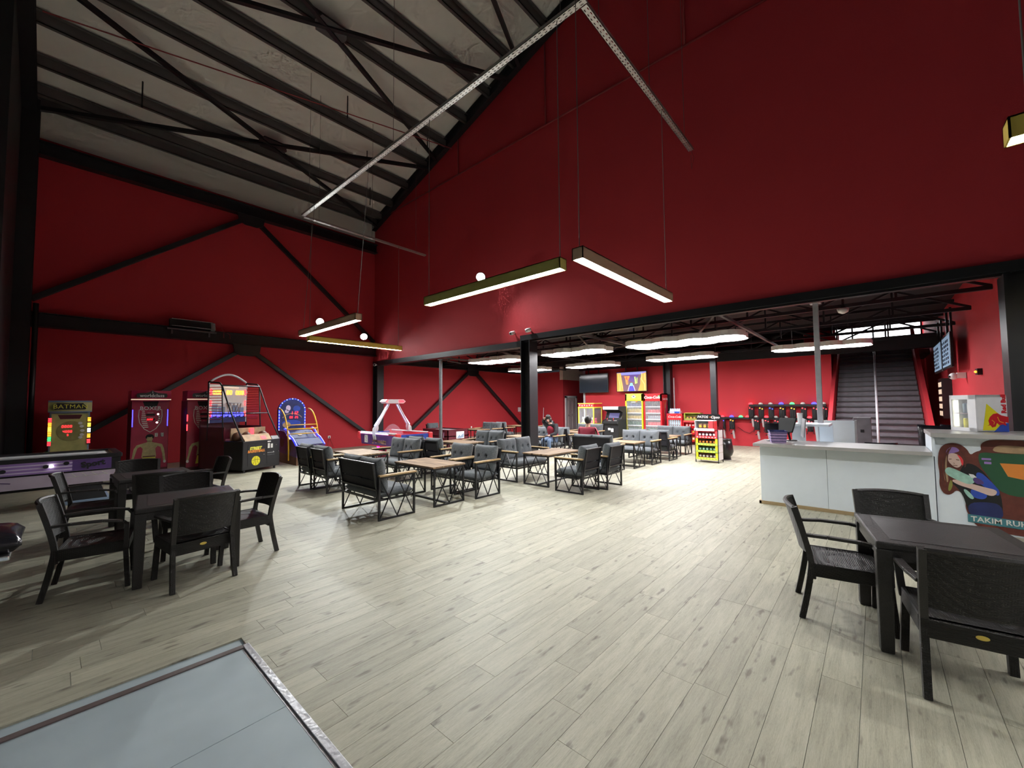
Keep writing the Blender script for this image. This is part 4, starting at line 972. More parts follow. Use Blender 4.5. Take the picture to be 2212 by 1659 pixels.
for i, (x, lab) in enumerate(((-.42, 'brown basketball lying in the trough of the basketball game, by its far side'), (-.17, 'brown basketball lying left of the red ramp light'), (.30, 'brown basketball lying right of the red ramp light'))):
    o = thing('basketball', lab, 'ball', (0, 0, 0), 0, 'basketballs in the game trough')
    c, s_ = math.cos(math.radians(22.5)), math.sin(math.radians(22.5)); yy = .36
    o.location = (3.70+c*x-s_*yy, 12.13+s_*x+c*yy, .90+.0)
    MB().ball((0, 0, 0), .118, 20).build('skin', 'basket_ball', o, smooth=True)
    m = MB()
    for ax in range(2):
        pts = [(.119*math.cos(2*PI*k/20), .119*math.sin(2*PI*k/20), 0) if ax == 0 else (.119*math.cos(2*PI*k/20), 0, .119*math.sin(2*PI*k/20)) for k in range(20)]; m.tube(pts, .0025, 4, closed=True)
    m.build('seam', 'black_matt', o)
m = MB()
# ---- blue hoop machine with yellow rails
def hoop_machine():
    t = thing('hoop_machine', 'blue children hoop machine with arched light board and yellow rails', 'arcade machine', (5.02, 12.3, 0))
    w = .40
    m = MB(); m.prism([(0, .0), (1.55, .0), (1.55, .95), (.95, .92), (.55, .72), (.28, .70), (.0, .55)], 'x', -w, w); m.build('cabinet', 'deep_purple', t)
    m = MB(); m.prism([(-.004, .0), (1.55, .0), (1.55, .30), (-.004, .22)], 'x', -w-.004, w+.004); m.build('plinth', 'brown', t)
    deco('side_print', t, 'brown', (-w-.004, 0, 0), (0, -1, 0), UZ, [ell(-.5, .45, .1, .12, 14), ell(-1.1, .6, .16, .14, 14)], .003)
    m = MB(); m.prism([(.30, .715), (.55, .73), (.97, .935), (.97, .945), (.54, .742), (.30, .727)], 'x', -w+.06, w-.06); m.build('ramp', 'navy', t)
    deco('ramp_print', t, 'tan', (0, .62, .79), UX, (0, .9, .43), [ell(-.05, .08, .06, .05, 12), ell(.15, .15, .05, .03, 10)], .004)
    m = MB(); m.prism([(.0, .56), (.28, .71), (.30, .727), (-.01, .575)], 'x', -w+.05, w-.05); m.build('front_shelf', 'navy', t)
    # arched board
    P = [(-w, .95)]+[(-w, 1.55)]+[(w*math.cos(math.radians(180-180*i/14)), 1.55+.36*math.sin(math.radians(180*i/14))) for i in range(1, 14)]+[(w, 1.55), (w, .95)]
    bd = MB().prism(P, 'y', 1.45, 1.55).build('arch_board', 'navy', t)
    IN = [(x*.9, .97+(z-.95)*.965) for x, z in P]
    deco('board_print', bd, 'blue', (0, 1.449, 0), UX, UZ, [ell(.13, 1.60, .11, .10, 12), ell(-.02, 1.15, .28, .10, 14)], .003)
    deco('board_print', bd, 'tan', (0, 1.449, 0), UX, UZ, [ell(-.16, 1.10, .12, .09, 12), stroke(ell(0, 1.25, .3, .2, 12, 20, 160), .02)], .004)
    deco('board_print', bd, 'lilac', (0, 1.449, 0), UX, UZ, [ell(-.12, 1.62, .07, .09, 12), ell(-.16, 1.52, .06, .06, 12)], .004)
    deco('score_digits', bd, 'glow_digit', (0, 1.444, 0), UX, UZ, digits('112', -.05, 1.42, .09, .9)+digits('00', -.08, 1.30, .06, .9)+digits('25', .08, 1.30, .06, .9), .003)
    path = [(x*.95, z) for x, z in P]; m = MB(); m2 = MB(); tot = []
    for a, b in zip(path, path[1:]):
        L = math.hypot(b[0]-a[0], b[1]-a[1]); k = max(1, int(L/.045))
        for i in range(k): tot.append((a[0]+(b[0]-a[0])*i/k, a[1]+(b[1]-a[1])*i/k))
    for i, (x, z) in enumerate(tot): (m if i % 2 else m2).ball((x, 1.44, z), .014, 6)
    o = deco('light_channel', bd, 'blue', (0, 1.449, 0), UX, UZ, [stroke(path, .05)], .003)
    m.build('diode', 'glow_blue', o, kind='stuff'); m2.build('diode', 'glow_ice', o, kind='stuff')
    for s_ in (-1, 1):
        pts = [(s_*(w-.01), .02, .55), (s_*(w-.01), .15, .64), (s_*(w-.01), .32, .74), (s_*(w-.01), .52, .80), (s_*(w-.01), .75, .98), (s_*(w-.01), .95, 1.0)]
        m = MB(); m.tube(pts, .030, 8); m.build('side_rail', 'rail_blue', t, smooth=True)
        m = MB()
        for a, b in zip(pts, pts[1:]):
            for i in range(4): q = V(a).lerp(V(b), i/4); m.ball((q.x, q.y-.015, q.z+.028), .009, 6)
        m.build('diode', 'glow_ice', t, kind='stuff')
        # yellow hoop rail curving from board to front
        P3 = [(s_*(w+.03), 1.30-1.05*math.sin(math.radians(a))*.75, .42+1.22*math.sin(math.radians(180-a)) if False else .40+1.20*math.cos(math.radians(a))) for a in range(0, 95, 8)]
        m = MB(); m.tube(P3+[(s_*(w+.03), .50, .10)], .022, 8); m.build('yellow_rail', 'yellow_pipe', t, smooth=True)
    for z, yy, r in ((1.12, .66, .013), (1.0, .60, .022), (.86, .55, .015), (.70, .53, .015)):
        MB().tube([(-w-.03, yy, z), (w+.03, yy, z)], r, 8).build('cross_rail', 'yellow_pipe', t, smooth=True)
hoop_machine()
# ---- purple air hockey table at the picture edge
def purple_table():
    t = thing('game_table', 'purple air hockey table with a white playfield, cut off by the picture edge', 'game table', (-.30, 10.95, 0))
    L, w = 1.15, .62
    m = MB(); m.prism([(-w, .82), (-w, .60), (-w+.05, .58), (w-.05, .58), (w, .60), (w, .82)], 'x', -L, L); m.build('body', 'black_plastic', t)
    m = MB(); m.box(-L-.02, L+.02, -w-.02, -w+.10, .80, .87); m.box(-L-.02, L+.02, w-.10, w+.02, .80, .87); m.box(-L-.02, -L+.1, -w, w, .80, .87); m.box(L-.1, L+.02, -w, w, .80, .87); m.build('rim', 'black_plastic', t, bevel=.012)
    MB().box(-L+.1, L-.1, -w+.1, w-.1, .82, .835).build('playfield', 'white_plastic', t)
    MB().box(-L+.15, L-.30, -w+.0, -w+.07, .868, .89).build('rail', 'pale_steel', t, bevel=.005)
    deco('side_panel', t, 'purple', (0, -w-.001, 0), UX, UZ, [rect(-L+.02, L-.12, .61, .80)], .008)
    deco('panel_stripe', t, 'lilac', (0, -w-.009, 0), UX, UZ, [rect(-L+.02, .55, .635+i*.055, .655+i*.055) for i in range(3)], .003)
    deco('panel_block', t, 'deep_purple', (0, -w-.009, 0), UX, UZ, [rect(.55, L-.12, .615, .795)], .002)
    text(t, 'Sport', 'black_matt', (.80, -w-.0125, .71), (1, 0, .12), (-.12, 0, 1), .13, bold=.006)
    deco('panel_knob', t, 'black_plastic', (0, -w-.009, 0), UX, UZ, [ell(x, z, .035, .03, 12) for x, z in ((-.55, .68), (-.2, .69), (.25, .72), (.48, .75))], .02)
    MB().ball((.31, -w-.03, .72), .028, 10).build('goal_light', 'glow_white', t)
    m = MB(); m.add([(-L, -w+.0, .58), (L-.05, -w, .58), (L-.12, -w+.16, .36), (-L, -w+.16, .36), (-L, -w+.04, .58), (L-.05, -w+.04, .58), (L-.12, -w+.2, .36), (-L, -w+.2, .36)], [(0, 1, 2, 3), (7, 6, 5, 4), (0, 4, 5, 1), (1, 5, 6, 2), (2, 6, 7, 3), (3, 7, 4, 0)]); m.build('lower_panel', 'lilac', t)
    deco('goal_print', t, 'white', (0, -w-.001, .58), UX, (0, .16/.272, -.22/.272), [stroke([(.55+i*.12, .02), (.60+i*.13, .10)], .008) for i in range(4)]+[stroke([(.5, .10), (1.0, .08)], .006)], -.004)
    deco('figure_print', t, 'deep_purple', (0, -w-.001, .58), UX, (0, .16/.272, -.22/.272), [stroke([(-.30, .10), (-.34, .18)], .02), stroke([(-.28, .08), (-.12, .12)], .015), ell(-.30, .06, .04, .03, 10)], -.005)
    m = MB(); m.box(-L+.2, L-.2, -.3, .3, .3, .58); m.build('underbody', 'black_matt', t)
    for x in (-L+.35, L-.42):
        m = MB(); m.add([(x-.12, -.25, .5), (x+.12, -.25, .5), (x+.12, .25, .5), (x-.12, .25, .5), (x-.28, -.36, .06), (x+.28, -.36, .06), (x+.28, .36, .06), (x-.28, .36, .06)], [(0, 1, 2, 3), (7, 6, 5, 4), (0, 4, 5, 1), (1, 5, 6, 2), (2, 6, 7, 3), (3, 7, 4, 0)]); m.build('leg', 'black_plastic', t)
        MB().box(x-.32, x+.32, -.4, .4, 0, .06).build('foot', 'steel_blue', t, bevel=.008)
purple_table()
# ---- air hockey table with a lit gantry
def hockey():
    t = thing('air_hockey_table', 'red and white air hockey table with a lit arched score gantry', 'game table', (7.32, 11.6, 0))
    w, L = .57, 1.1
    for s_ in (-1, 1):
        m = MB(); m.prism([(-L, .80), (L, .80), (L-.10, .42), (-L+.10, .42)], 'x', s_*w-.02, s_*w+.02); m.build('side_panel', 'bright_red', t)
        m = MB(); m.prism([(-L+.05, .77), (L-.05, .77), (L-.13, .45), (-L+.13, .45)], 'x', s_*(w+.021), s_*(w+.026)); m.build('side_print', 'deep_purple', t)
    sp_ = []
    for i in range(30):
        rr = random.Random(i); yy = rr.uniform(-.55, .3); sp_.append(ell(yy, .50+rr.uniform(0, .10), .05, .018, 10))
    deco('coin_print', t, 'tan', (-w-.027, 0, 0), (0, -1, 0), UZ, [[(-p[0], p[1]) for p in q][::-1] for q in sp_], .002)
    deco('notice', t, 'paper', (-w-.027, 0, 0), (0, -1, 0), UZ, [rect(-.78, -.58, .50, .74)], .003)
    deco('notice_print', t, 'black_matt', (-w-.0305, 0, 0), (0, -1, 0), UZ, [stroke([(-.74, .72), (-.70, .66)], .01), stroke([(-.68, .68), (-.64, .6)], .012), stroke([(-.70, .58), (-.64, .54)], .012)], .001)
    for s_ in (-1, 1):
        m = MB(); m.box(-w, w, s_*L-.03, s_*L+.03, .62, .80); m.build('end_panel', 'blue', t)
        MB().box(-.3, .3, s_*L-.035, s_*L+.035, .66, .76).build('goal', 'navy', t)
        for q in (-1, 1): MB().box(q*w-.08, q*w+.08, s_*L-.06, s_*L+.06, .60, .84).build('corner_block', 'bright_red', t, bevel=.03)
    MB().box(-w, w, -L, L, .70, .74).build('playfield', 'crimson', t)
    MB().tube([(-w, -L+.1, .825), (-w, L-.05, .825)], .028, 8).build('rail', 'white_plastic', t, smooth=True)
    MB().tube([(w, -L+.1, .825), (w, L-.05, .825)], .028, 8).build('rail', 'white_plastic', t, smooth=True)
    MB().box(-w-.035, -w-.02, -L+.5, L-.05, .785, .81).build('rail_light', 'glow_ice', t)
    for s_ in (-1, 1):
        pts = [(s_*(w+.05), .1, .62), (s_*(w+.09), .1, .80), (s_*(w+.08), .1, .95), (s_*(w-.05), .1, 1.12), (s_*.16, .1, 1.72)]
        m = MB()
        for dy in (-.05, .05): m.tube([(x, y+dy, z) for x, y, z in pts], .026, 8)
        o = m.build('gantry_arm', 'white_plastic', t, smooth=True)
        m = MB(); m.tube([(pts[2][0], .1, pts[2][2]+.1), (pts[4][0]+s_*.01, .1, pts[4][2]-.02)], .012, 6); m.build('arm_light', 'glow_ice', o)
        m = MB(); m.add(*_sph((s_*(w-.0), .1, .98), .1, 10, 6, .55, .8, 1.3)); m.build('knuckle', 'white_plastic', t, smooth=True)
    m = MB(); m.prism([(-.38, 1.80), (-.30, 1.74), (.30, 1.74), (.38, 1.80), (.30, 1.87), (-.30, 1.87)], 'y', -.06, .26); m.build('score_head', 'white_plastic', t)
    for q in (-1, 1): deco('score_lens', t, 'glow_red', (0, -.061, 0), UX, UZ, [[(.12, 1.76), (.29, 1.76), (.35, 1.80), (.28, 1.85), (.12, 1.85)] if q > 0 else [(-.26, 1.76), (-.35, 1.80), (-.28, 1.85), (-.24, 1.85), (-.31, 1.80)]], .004)
    deco('score_symbol', t, 'maroon', (0, -.066, 0), UX, UZ, [stroke([(.18, 1.79), (.18, 1.825), (.21, 1.80), (.21, 1.83)], .008), stroke([(.25, 1.79), (.25, 1.825), (.28, 1.80), (.28, 1.83)], .008)], .002)
    n_ = 14; m = MB(); P = [(-.42+.84*i/n_, .74+.34*math.sin(PI*i/n_)) for i in range(n_+1)]; m.prism(P, 'y', .095, .105); m.build('shield', 'acrylic', t)
    for s_ in (-1, 1):
        m = MB(); m.lathe([(.16, 0), (.13, .08), (.13, .34), (.2, .44)], 14, (0, s_*.7, 0)); m.build('leg', 'pink', t, smooth=True)
    MB().ball((-.16, .7, .33), .05, 8).build('foot_light', 'glow_pink', t)
hockey()
def maroon_table():
    t = thing('football_table', 'dark maroon game table behind the thin rusty post', 'game table', (10.1, 12.45, 0))
    w, L = .5, .75
    m = MB(); m.box(-w, w, -L, -L+.03, .22, .74); m.box(-w, w, L-.03, L, .22, .74); m.box(-w, -w+.03, -L, L, .22, .74); m.box(w-.03, w, -L, L, .22, .74); m.box(-w, w, -L, L, .5, .53); m.build('box', 'maroon', t)
    MB().box(-w+.08, w-.08, -L+.1, L-.1, .70, .72).build('playfield', 'pale_steel', t)
    m = MB(); m.box(-w-.01, w+.01, -L-.01, -L+.06, .735, .76); m.box(-w-.01, w+.01, L-.06, L+.01, .735, .76); m.box(-w-.01, -w+.06, -L, L, .735, .76); m.box(w-.06, w+.01, -L, L, .735, .76); m.build('rim', 'crimson_dark', t)
    deco('end_picture', t, 'paper', (0, -L-.001, 0), UX, UZ, [rect(-.1, .28, .42, .68)], .003)
    deco('picture_print', t, 'steel_blue', (0, -L-.0045, 0), UX, UZ, [[(-.08, .44), (.05, .56), (.1, .5), (.26, .62), (.26, .46), (.1, .43)]], .002)
    deco('side_print', t, 'lilac', (-w-.001, 0, 0), (0, -1, 0), UZ, [stroke([(.3, .46), (.34, .66), (.44, .66), (.42, .56), (.36, .56)], .02), stroke([(.5, .46), (.52, .66)], .02)], .003)
    for sx in (-1, 1):
        for sy in (-1, 1): MB().box(sx*(w-.08)-.05, sx*(w-.08)+.05, sy*(L-.08)-.05, sy*(L-.08)+.05, 0, .22).build('leg', 'maroon', t)
maroon_table()
# ---- black cushioned thing at the picture edge
t = thing('ride_seat', 'glossy black padded ride seat cut off by the picture edge', 'seat', (-.40, 5.15, 0))
MB().lathe([(.16, 0), (.14, .03), (.07, .06), (.06, .56)], 16).build('base', 'black_plastic', t, smooth=True)
xf(cushion(.55, .6, .2, (), 14, 14, .02, 4, 4), TR(0, 0, .68)).build('seat_pad', 'black_leather', t, smooth=True)
xf(cushion(.16, .55, .14, (), 10, 14, .01, 6, 4), TR(.06, -.02, .85, 0, 20, 0)).build('roll_pad', 'black_leather', t, smooth=True)
MB().box(-.25, .22, -.28, .28, .56, .60).build('frame', 'chrome', t, bevel=.01)
# ================================================================ CAFE AREA
NX = (0, -1, 0)      # "right" direction on surfaces that face the hall (-X)
def on_x(x): return (x, 0, 0)
def decx(name, par, mm, x, polys, t=.003):
    """print on a plane x = const facing -X; polys given as (y, z)"""
    return deco(name, par, mm, (x, 0, 0), NX, UZ, [[(-a, b) for a, b in p][::-1] for p in polys], t)
def textx(par, s, mm, x, y, z, size, **k): return text(par, s, mm, (x, y, z), NX, UZ, size, **k)
# ---- white counter
t = thing('service_counter', 'long white service counter with a grey worktop', 'counter', (0, 0, 0))
MB().box(7.95, 8.55, .61, 1.50, .05, .965).build('front_panel', 'counter_white', t, bevel=.002)
MB().box(7.95, 8.55, -.55, .606, .05, .965).build('front_panel', 'counter_white', t, bevel=.002)
MB().box(7.74, 8.72, -.52, 1.56, .965, 1.015).build('worktop', 'counter_slab', t, bevel=.003)
m = MB(); m.box(7.93, 7.95, -.55, 1.53, 0, .05); m.box(7.93, 8.6, 1.5, 1.53, 0, .05); m.build('skirting', 'base_wood', t)
t = thing('tall_counter', 'taller white counter block with the laser game poster', 'counter', (0, 0, 0))
MB().box(7.97, 8.75, -2.9, -.56, 0, 1.21).build('body', 'counter_white', t, bevel=.002)
MB().box(7.80, 8.85, -2.95, -.52, 1.21, 1.265).build('top_board', 'counter_slab', t, bevel=.003)
MB().box(7.86, 8.8, -.56, -.53, .95, 1.21).build('side_board', 'counter_white', t)
# poster stuck on the tall counter (printed figures, cut out)
PX = 7.965
t = thing('laser_game_poster', 'cut-out poster of two laser game players on the tall white counter', 'poster', (PX, 0, 0))
def rnd(p, n=2):
    for _ in range(n):
        q = []
        for (a, b) in zip(p, p[1:]+p[:1]): q += [(a[0]*.75+b[0]*.25, a[1]*.75+b[1]*.25), (a[0]*.25+b[0]*.75, a[1]*.25+b[1]*.75)]
        p = q
    return p
def pz(name, mm, polys, lvl): return decx(name, t, mm, -.0006*lvl, polys if name in ('banner', 'lower_print', 'halo_block') else [rnd(p) if len(p) > 4 and len(p) < 26 else p for p in polys], .0012)
halo = [(-.60, .70), (-.585, .86), (-.60, 1.02), (-.64, 1.10), (-.72, 1.135), (-.80, 1.12), (-.86, 1.06), (-.885, .98), (-.93, 1.03), (-.985, 1.05), (-.975, 1.12), (-1.02, 1.175), (-1.10, 1.195), (-1.46, 1.195), (-1.46, .16), (-.85, .17), (-.81, .30), (-.83, .42), (-.75, .53), (-.69, .44), (-.62, .45), (-.585, .56)]
pz('halo', 'auburn', [halo], 1)
pz('girl_hair', 'auburn', [[(-.62, .58), (-.62, .85), (-.64, 1.0), (-.68, 1.08), (-.76, 1.10), (-.82, 1.04), (-.86, .93), (-.80, .80), (-.73, .78), (-.70, .60), (-.72, .48), (-.65, .46)]], 2)
pz('hair_strand', 'choc', [stroke([(-.70, 1.06), (-.655, .95), (-.64, .75), (-.66, .55)], .012), stroke([(-.80, 1.03), (-.85, .93), (-.83, .82)], .014), stroke([(-.72, 1.08), (-.68, .99), (-.675, .85)], .010), stroke([(-.70, .70), (-.69, .58), (-.66, .48)], .012), stroke([(-.62, .90), (-.61, .72), (-.63, .58)], .010)], 5)
pz('hair_green', 'dark_lime', [[(-.70, .66), (-.715, .58), (-.69, .50), (-.665, .49), (-.675, .58)]], 6)
pz('hair_light', 'tan', [[(-.635, .62), (-.64, .84), (-.66, .98), (-.675, .96), (-.665, .80), (-.68, .60)]], 3)
pz('hair_purple', 'purple', [[(-.66, 1.0), (-.70, 1.075), (-.76, 1.08), (-.80, 1.03), (-.74, 1.0), (-.69, .98)]], 3)
pz('girl_face', 'face_print', [[(-.675, .93), (-.69, .99), (-.74, 1.0), (-.79, .97), (-.815, .91), (-.80, .84), (-.765, .805), (-.73, .82), (-.69, .87)]], 4)
pz('face_shade', 'bright_red', [[(-.76, .99), (-.80, .96), (-.825, .90), (-.81, .83), (-.80, .87), (-.79, .93)]], 5)
pz('face_feature', 'brown', [stroke([(-.69, .915), (-.715, .918)], .010), stroke([(-.755, .915), (-.785, .91)], .010), stroke([(-.73, .87), (-.74, .862)], .007), stroke([(-.725, .838), (-.765, .835)], .008)], 6)
pz('girl_shirt', 'black_matt', [[(-.80, .82), (-.85, .88), (-.92, .86), (-.99, .78), (-1.08, .60), (-1.13, .50), (-1.13, .16), (-.86, .17), (-.82, .34), (-.80, .45), (-.745, .56), (-.70, .60), (-.76, .68)]], 3)
pz('sleeve', 'blue', [[(-.92, .76), (-.97, .77), (-1.05, .66), (-1.12, .55), (-1.10, .47), (-1.0, .58), (-.93, .64)], [(-.86, .54), (-.93, .56), (-1.02, .49), (-.98, .42), (-.88, .44)]], 4)
pz('jeans_print', 'navy', [[(-.83, .36), (-1.0, .40), (-1.13, .38), (-1.13, .17), (-.85, .18)]], 5)
pz('forearm', 'face_print', [[(-.70, .63), (-.735, .66), (-.86, .62), (-1.0, .58), (-1.095, .56), (-1.085, .50), (-1.04, .475), (-.96, .51), (-.87, .55), (-.77, .58)]], 6)
pz('laser_gun', 'mint', [[(-.645, .77), (-.68, .815), (-.74, .79), (-.82, .74), (-.88, .71), (-.92, .68), (-.90, .62), (-.85, .60), (-.77, .64), (-.70, .68), (-.655, .72)], [(-.80, .53), (-.83, .54), (-.90, .44), (-.88, .41), (-.84, .44)]], 7)
pz('gun_dark', 'deep_purple', [[(-.885, .68), (-.93, .70), (-.98, .66), (-.99, .62), (-.92, .61)]], 8)
pz('gun_pale', 'white', [[(-.86, .74), (-.90, .735), (-.93, .70), (-.88, .69)]], 8)
pz('boy_shirt', 'dark_green', [[(-.95, 1.0), (-1.0, 1.03), (-1.10, 1.02), (-1.46, 1.03), (-1.46, .5), (-1.13, .5), (-1.02, .74), (-.96, .86)]], 4)
pz('boy_shirt_light', 'orange', [[(-1.13, .90), (-1.46, .90), (-1.46, .68), (-1.19, .74)]], 5)
pz('boy_hair', 'auburn', [[(-.995, 1.13), (-1.03, 1.17), (-1.12, 1.19), (-1.46, 1.18), (-1.46, 1.12), (-1.15, 1.13), (-1.09, 1.10), (-1.06, 1.04), (-1.01, 1.06)]], 5)
pz('boy_face', 'tan', [[(-1.07, 1.05), (-1.10, 1.11), (-1.17, 1.13), (-1.46, 1.11), (-1.46, 1.03), (-1.15, 1.03)]], 5)
pz('logo_print', 'purple', [rect(-1.06, -.98, .93, .955), rect(-1.06, -1.0, .88, .91)], 6)
pz('banner', 'teal', [[(-.83, .22), (-1.46, .20), (-1.46, .10), (-.83, .12)]], 7)
textx(t, 'TAKIM RUHU', 'paper', -.0075, -.855, .163, .090, bold=.0015, align='LEFT', ext=.0006)
pz('lower_print', 'auburn', [[(-.88, .115), (-1.46, .095), (-1.46, .02), (-.95, .03)]], 7)
# ---- small branded fridge on the tall counter
t = thing('mini_fridge', 'small white drinks fridge with lit glass door on the tall counter', 'fridge', (8.34, -1.01, 1.268), 35)
# local: +X along the glass side (away), -Y along the print side
sx_, sy_, hh = .37, .37, .50
m = MB(); m.box(.0, sx_, -sy_, -sy_+.02, 0, hh); m.box(0, .02, -sy_, 0, 0, hh); m.box(sx_-.02, sx_, -sy_, 0, 0, hh); m.box(0, sx_, -sy_, 0, 0, .04); m.box(0, sx_, -sy_, 0, hh-.045, hh); m.build('case', 'white_plastic', t, bevel=.012)
m = MB(); m.box(0, sx_, 0, .012, 0, .05); m.box(0, sx_, 0, .012, hh-.06, hh); m.box(0, .11, 0, .012, 0, hh); m.box(sx_-.03, sx_, 0, .012, 0, hh); o = m.build('door', 'white_plastic', t)
MB().box(.11, sx_-.03, .002, .006, .05, hh-.06).build('glass_pane', 'clear_glass', o)
MB().box(sx_-.06, sx_-.035, -.05, -.025, .06, hh-.07).build('lamp_tube', 'fridge_tube', t)
MB().box(.03, sx_-.03, -sy_+.03, -.02, .24, .25).build('shelf', 'chrome', t)
F_ = (-.001, 0, 0)
deco('brand_yellow', t, 'yellow', F_, NX, UZ, [[(.12, .02), (.30, .02), (.30, .20), (.12, .38), (.06, .02)]], .002)
deco('brand_blue', t, 'blue', F_, NX, UZ, [[(.19, .0), (.37, .0), (.37, .12), (.28, .10)]], .0025)
bull = [(.11, .08), (.14, .10), (.13, .15), (.15, .20), (.19, .24), (.24, .25), (.29, .22), (.37, .20), (.37, .12), (.33, .13), (.34, .08), (.30, .10), (.26, .09), (.23, .12), (.21, .07), (.17, .06), (.15, .09)]
deco('brand_bull', t, 'red', F_, NX, UZ, [bull], .004)
deco('bull_line', t, 'yellow', (-.0051, 0, 0), NX, UZ, [stroke([(.17, .16), (.20, .13), (.19, .10)], .006), stroke([(.24, .20), (.26, .14), (.31, .12)], .006)], .001)
text(t, 'Red Bull', 'red', (-.0012, -.325, .375), (0, 0, 1), (0, 1, 0), .075, bold=.004, ext=.001)
for i, (x, z, mm) in enumerate(((.15, .04, 'yellow'), (.22, .04, 'lemon'), (.29, .04, 'yellow'), (.16, .25, 'blue'), (.23, .25, 'can_silver'), (.29, .25, 'steel_blue'))):
    c, s_ = math.cos(math.radians(35)), math.sin(math.radians(35)); lx, ly = x, -.12
    k = thing('drink_can', f"{['yellow','lemon','golden','blue','silver','grey-blue'][i]} drink can inside the small counter fridge", 'can', (8.34+c*lx-s_*ly, -1.01+s_*lx+c*ly, 1.268+z), 0, 'cans in the counter fridge')
    MB().lathe([(.022, 0), (.027, .008), (.027, .12), (.022, .135)], 12).build('body', mm, k, smooth=True); MB().lathe([(.021, .135), (.018, .137)], 12).build('lid', 'can_silver', k)
# ---- things on and behind the counter
t = thing('shopping_basket', 'small lilac checked basket on the counter worktop', 'basket', (8.10, 1.26, 1.016), 15)
m = MB(); a, b, h0 = .13, .10, .19
m.add([(-a, -b, 0), (a, -b, 0), (a, b, 0), (-a, b, 0), (-a-.02, -b-.02, h0), (a+.02, -b-.02, h0), (a+.02, b+.02, h0), (-a-.02, b+.02, h0)], [(3, 2, 1, 0), (0, 1, 5, 4), (1, 2, 6, 5), (2, 3, 7, 6), (3, 0, 4, 7)]); m.build('body', 'lilac_check', t)
m = MB()
for i in range(4):
    z = .03+.045*i; e = .02*z/h0+.002
    m.tube([(-a-e, -b-e, z), (a+e, -b-e, z), (a+e, b+e, z), (-a-e, b+e, z)], .005, 4, closed=True)
m.tube([(-a-.02, -b-.02, h0), (a+.02, -b-.02, h0), (a+.02, b+.02, h0), (-a-.02, b+.02, h0)], .010, 6, closed=True); m.build('weave', 'navy', t)
t = thing('payment_terminal', 'black card reader stand behind the lilac basket', 'card reader', (8.35, 1.38, 1.016), 10)
MB().lathe([(.09, 0), (.085, .012), (.02, .02), (.018, .16)], 14).build('stand', 'black_plastic', t, smooth=True)
xf(MB().box(-.012, .012, -.10, .10, -.09, .10), TR(-.02, 0, .22, 0, -25, 0)).build('screen', 'black_plastic', t, bevel=.006)
t = thing('tilted_monitor', 'black monitor on an angled bracket at the counter end', 'monitor', (8.6, 1.15, 1.016), 30)
MB().lathe([(.1, 0), (.1, .012)], 14).build('foot', 'black_plastic', t); MB().bar((0, 0, 0), (.02, .05, .30), .03).build('arm', 'black_plastic', t)
xf(MB().box(-.15, .15, -.015, .015, -.12, .14), TR(0, .06, .26, 25, 0, 30)).build('screen', 'black_matt', t, bevel=.006)
xf(MB().box(-.05, .05, -.01, .01, -.16, .16), TR(.02, -.22, .22, 0, -14, 0)).build('side_flap', 'pale_steel', t)
t = thing('desk_shelf', 'white raised shelf on two panels behind the counter', 'shelf', (9.15, .78, 0))
MB().box(-.35, .38, -.16, .38, 1.26, 1.30).build('top_board', 'counter_white', t, bevel=.003)
for (x, y) in ((-.25, .28), (.2, -.08)): MB().box(x-.02, x+.02, y-.1, y+.1, .86, 1.26).build('support', 'counter_white', t)
MB().box(-.55, .5, -.55, .5, .82, .86).build('desk_board', 'counter_white', t, bevel=.003)
for (x, y) in ((-.5, .45), (.45, .45), (-.5, -.5), (.45, -.5)): MB().box(x-.025, x+.025, y-.025, y+.025, 0, .82).build('leg', 'pale_steel', t)
t = thing('paper_cup', 'tall white paper cup on the raised shelf', 'cup', (8.95, 1.04, 1.301))
MB().lathe([(.035, 0), (.042, .17), (.044, .175)], 18).build('body', 'white', t, smooth=True); MB().lathe([(.045, .175), (.045, .185), (.038, .19)], 18).build('rim', 'white', t)
for i, (x, y, z, w_, d, hh2, mm, lab) in enumerate(((8.86, .98, .861, .12, .16, .03, 'tan', 'stack-top brown notebook on the desk under the raised shelf'), (8.87, .98, .892, .11, .15, .03, 'juice', 'mustard notebook lying on the brown notebook'), (8.70, .70, .861, .10, .14, .015, 'paper', 'loose white paper pad on the desk behind the counter'), (9.0, .42, .861, .11, .15, .02, 'navy', 'dark blue folder at the desk edge behind the counter'))):
    k = thing('notebook', lab, 'book', (x, y, z), 8*i, 'papers on the desk')
    MB().box(-d/2, d/2, -w_/2, w_/2, 0, hh2).build('cover', mm, k, bevel=.002); MB().box(-d/2+.003, d/2+.001, -w_/2+.004, w_/2-.004, .003, hh2-.003).build('pages', 'paper', k)
t = thing('gate_panel', 'white side panel standing behind the slim pale post', 'panel', (10.2, .45, 0))
m = MB(); m.prism([(.40, .0), (-.12, .0), (-.12, 1.32), (.50, 1.32), (.50, 1.2)], 'x', -.015, .015); m.build('board', 'counter_white', t)
MB().box(-.03, .03, -.15, -.12, 0, 1.33).build('edge', 'pale_steel', t)
t = thing('switch_cabinet', 'grey steel switch cabinet in front of the stairs', 'cabinet', (11.0, .235, 0))
MB().box(-.1, .1, -.14, .14, .5, 1.36).build('case', 'stair_metal', t, bevel=.006); decx('lock', t, 'black_matt', -.101, [rect(-.03, .03, 1.06, 1.12)], .004); m = MB(); m.box(-.09, .09, -.13, .13, 0, .5); m.build('plinth', 'black_plastic', t)
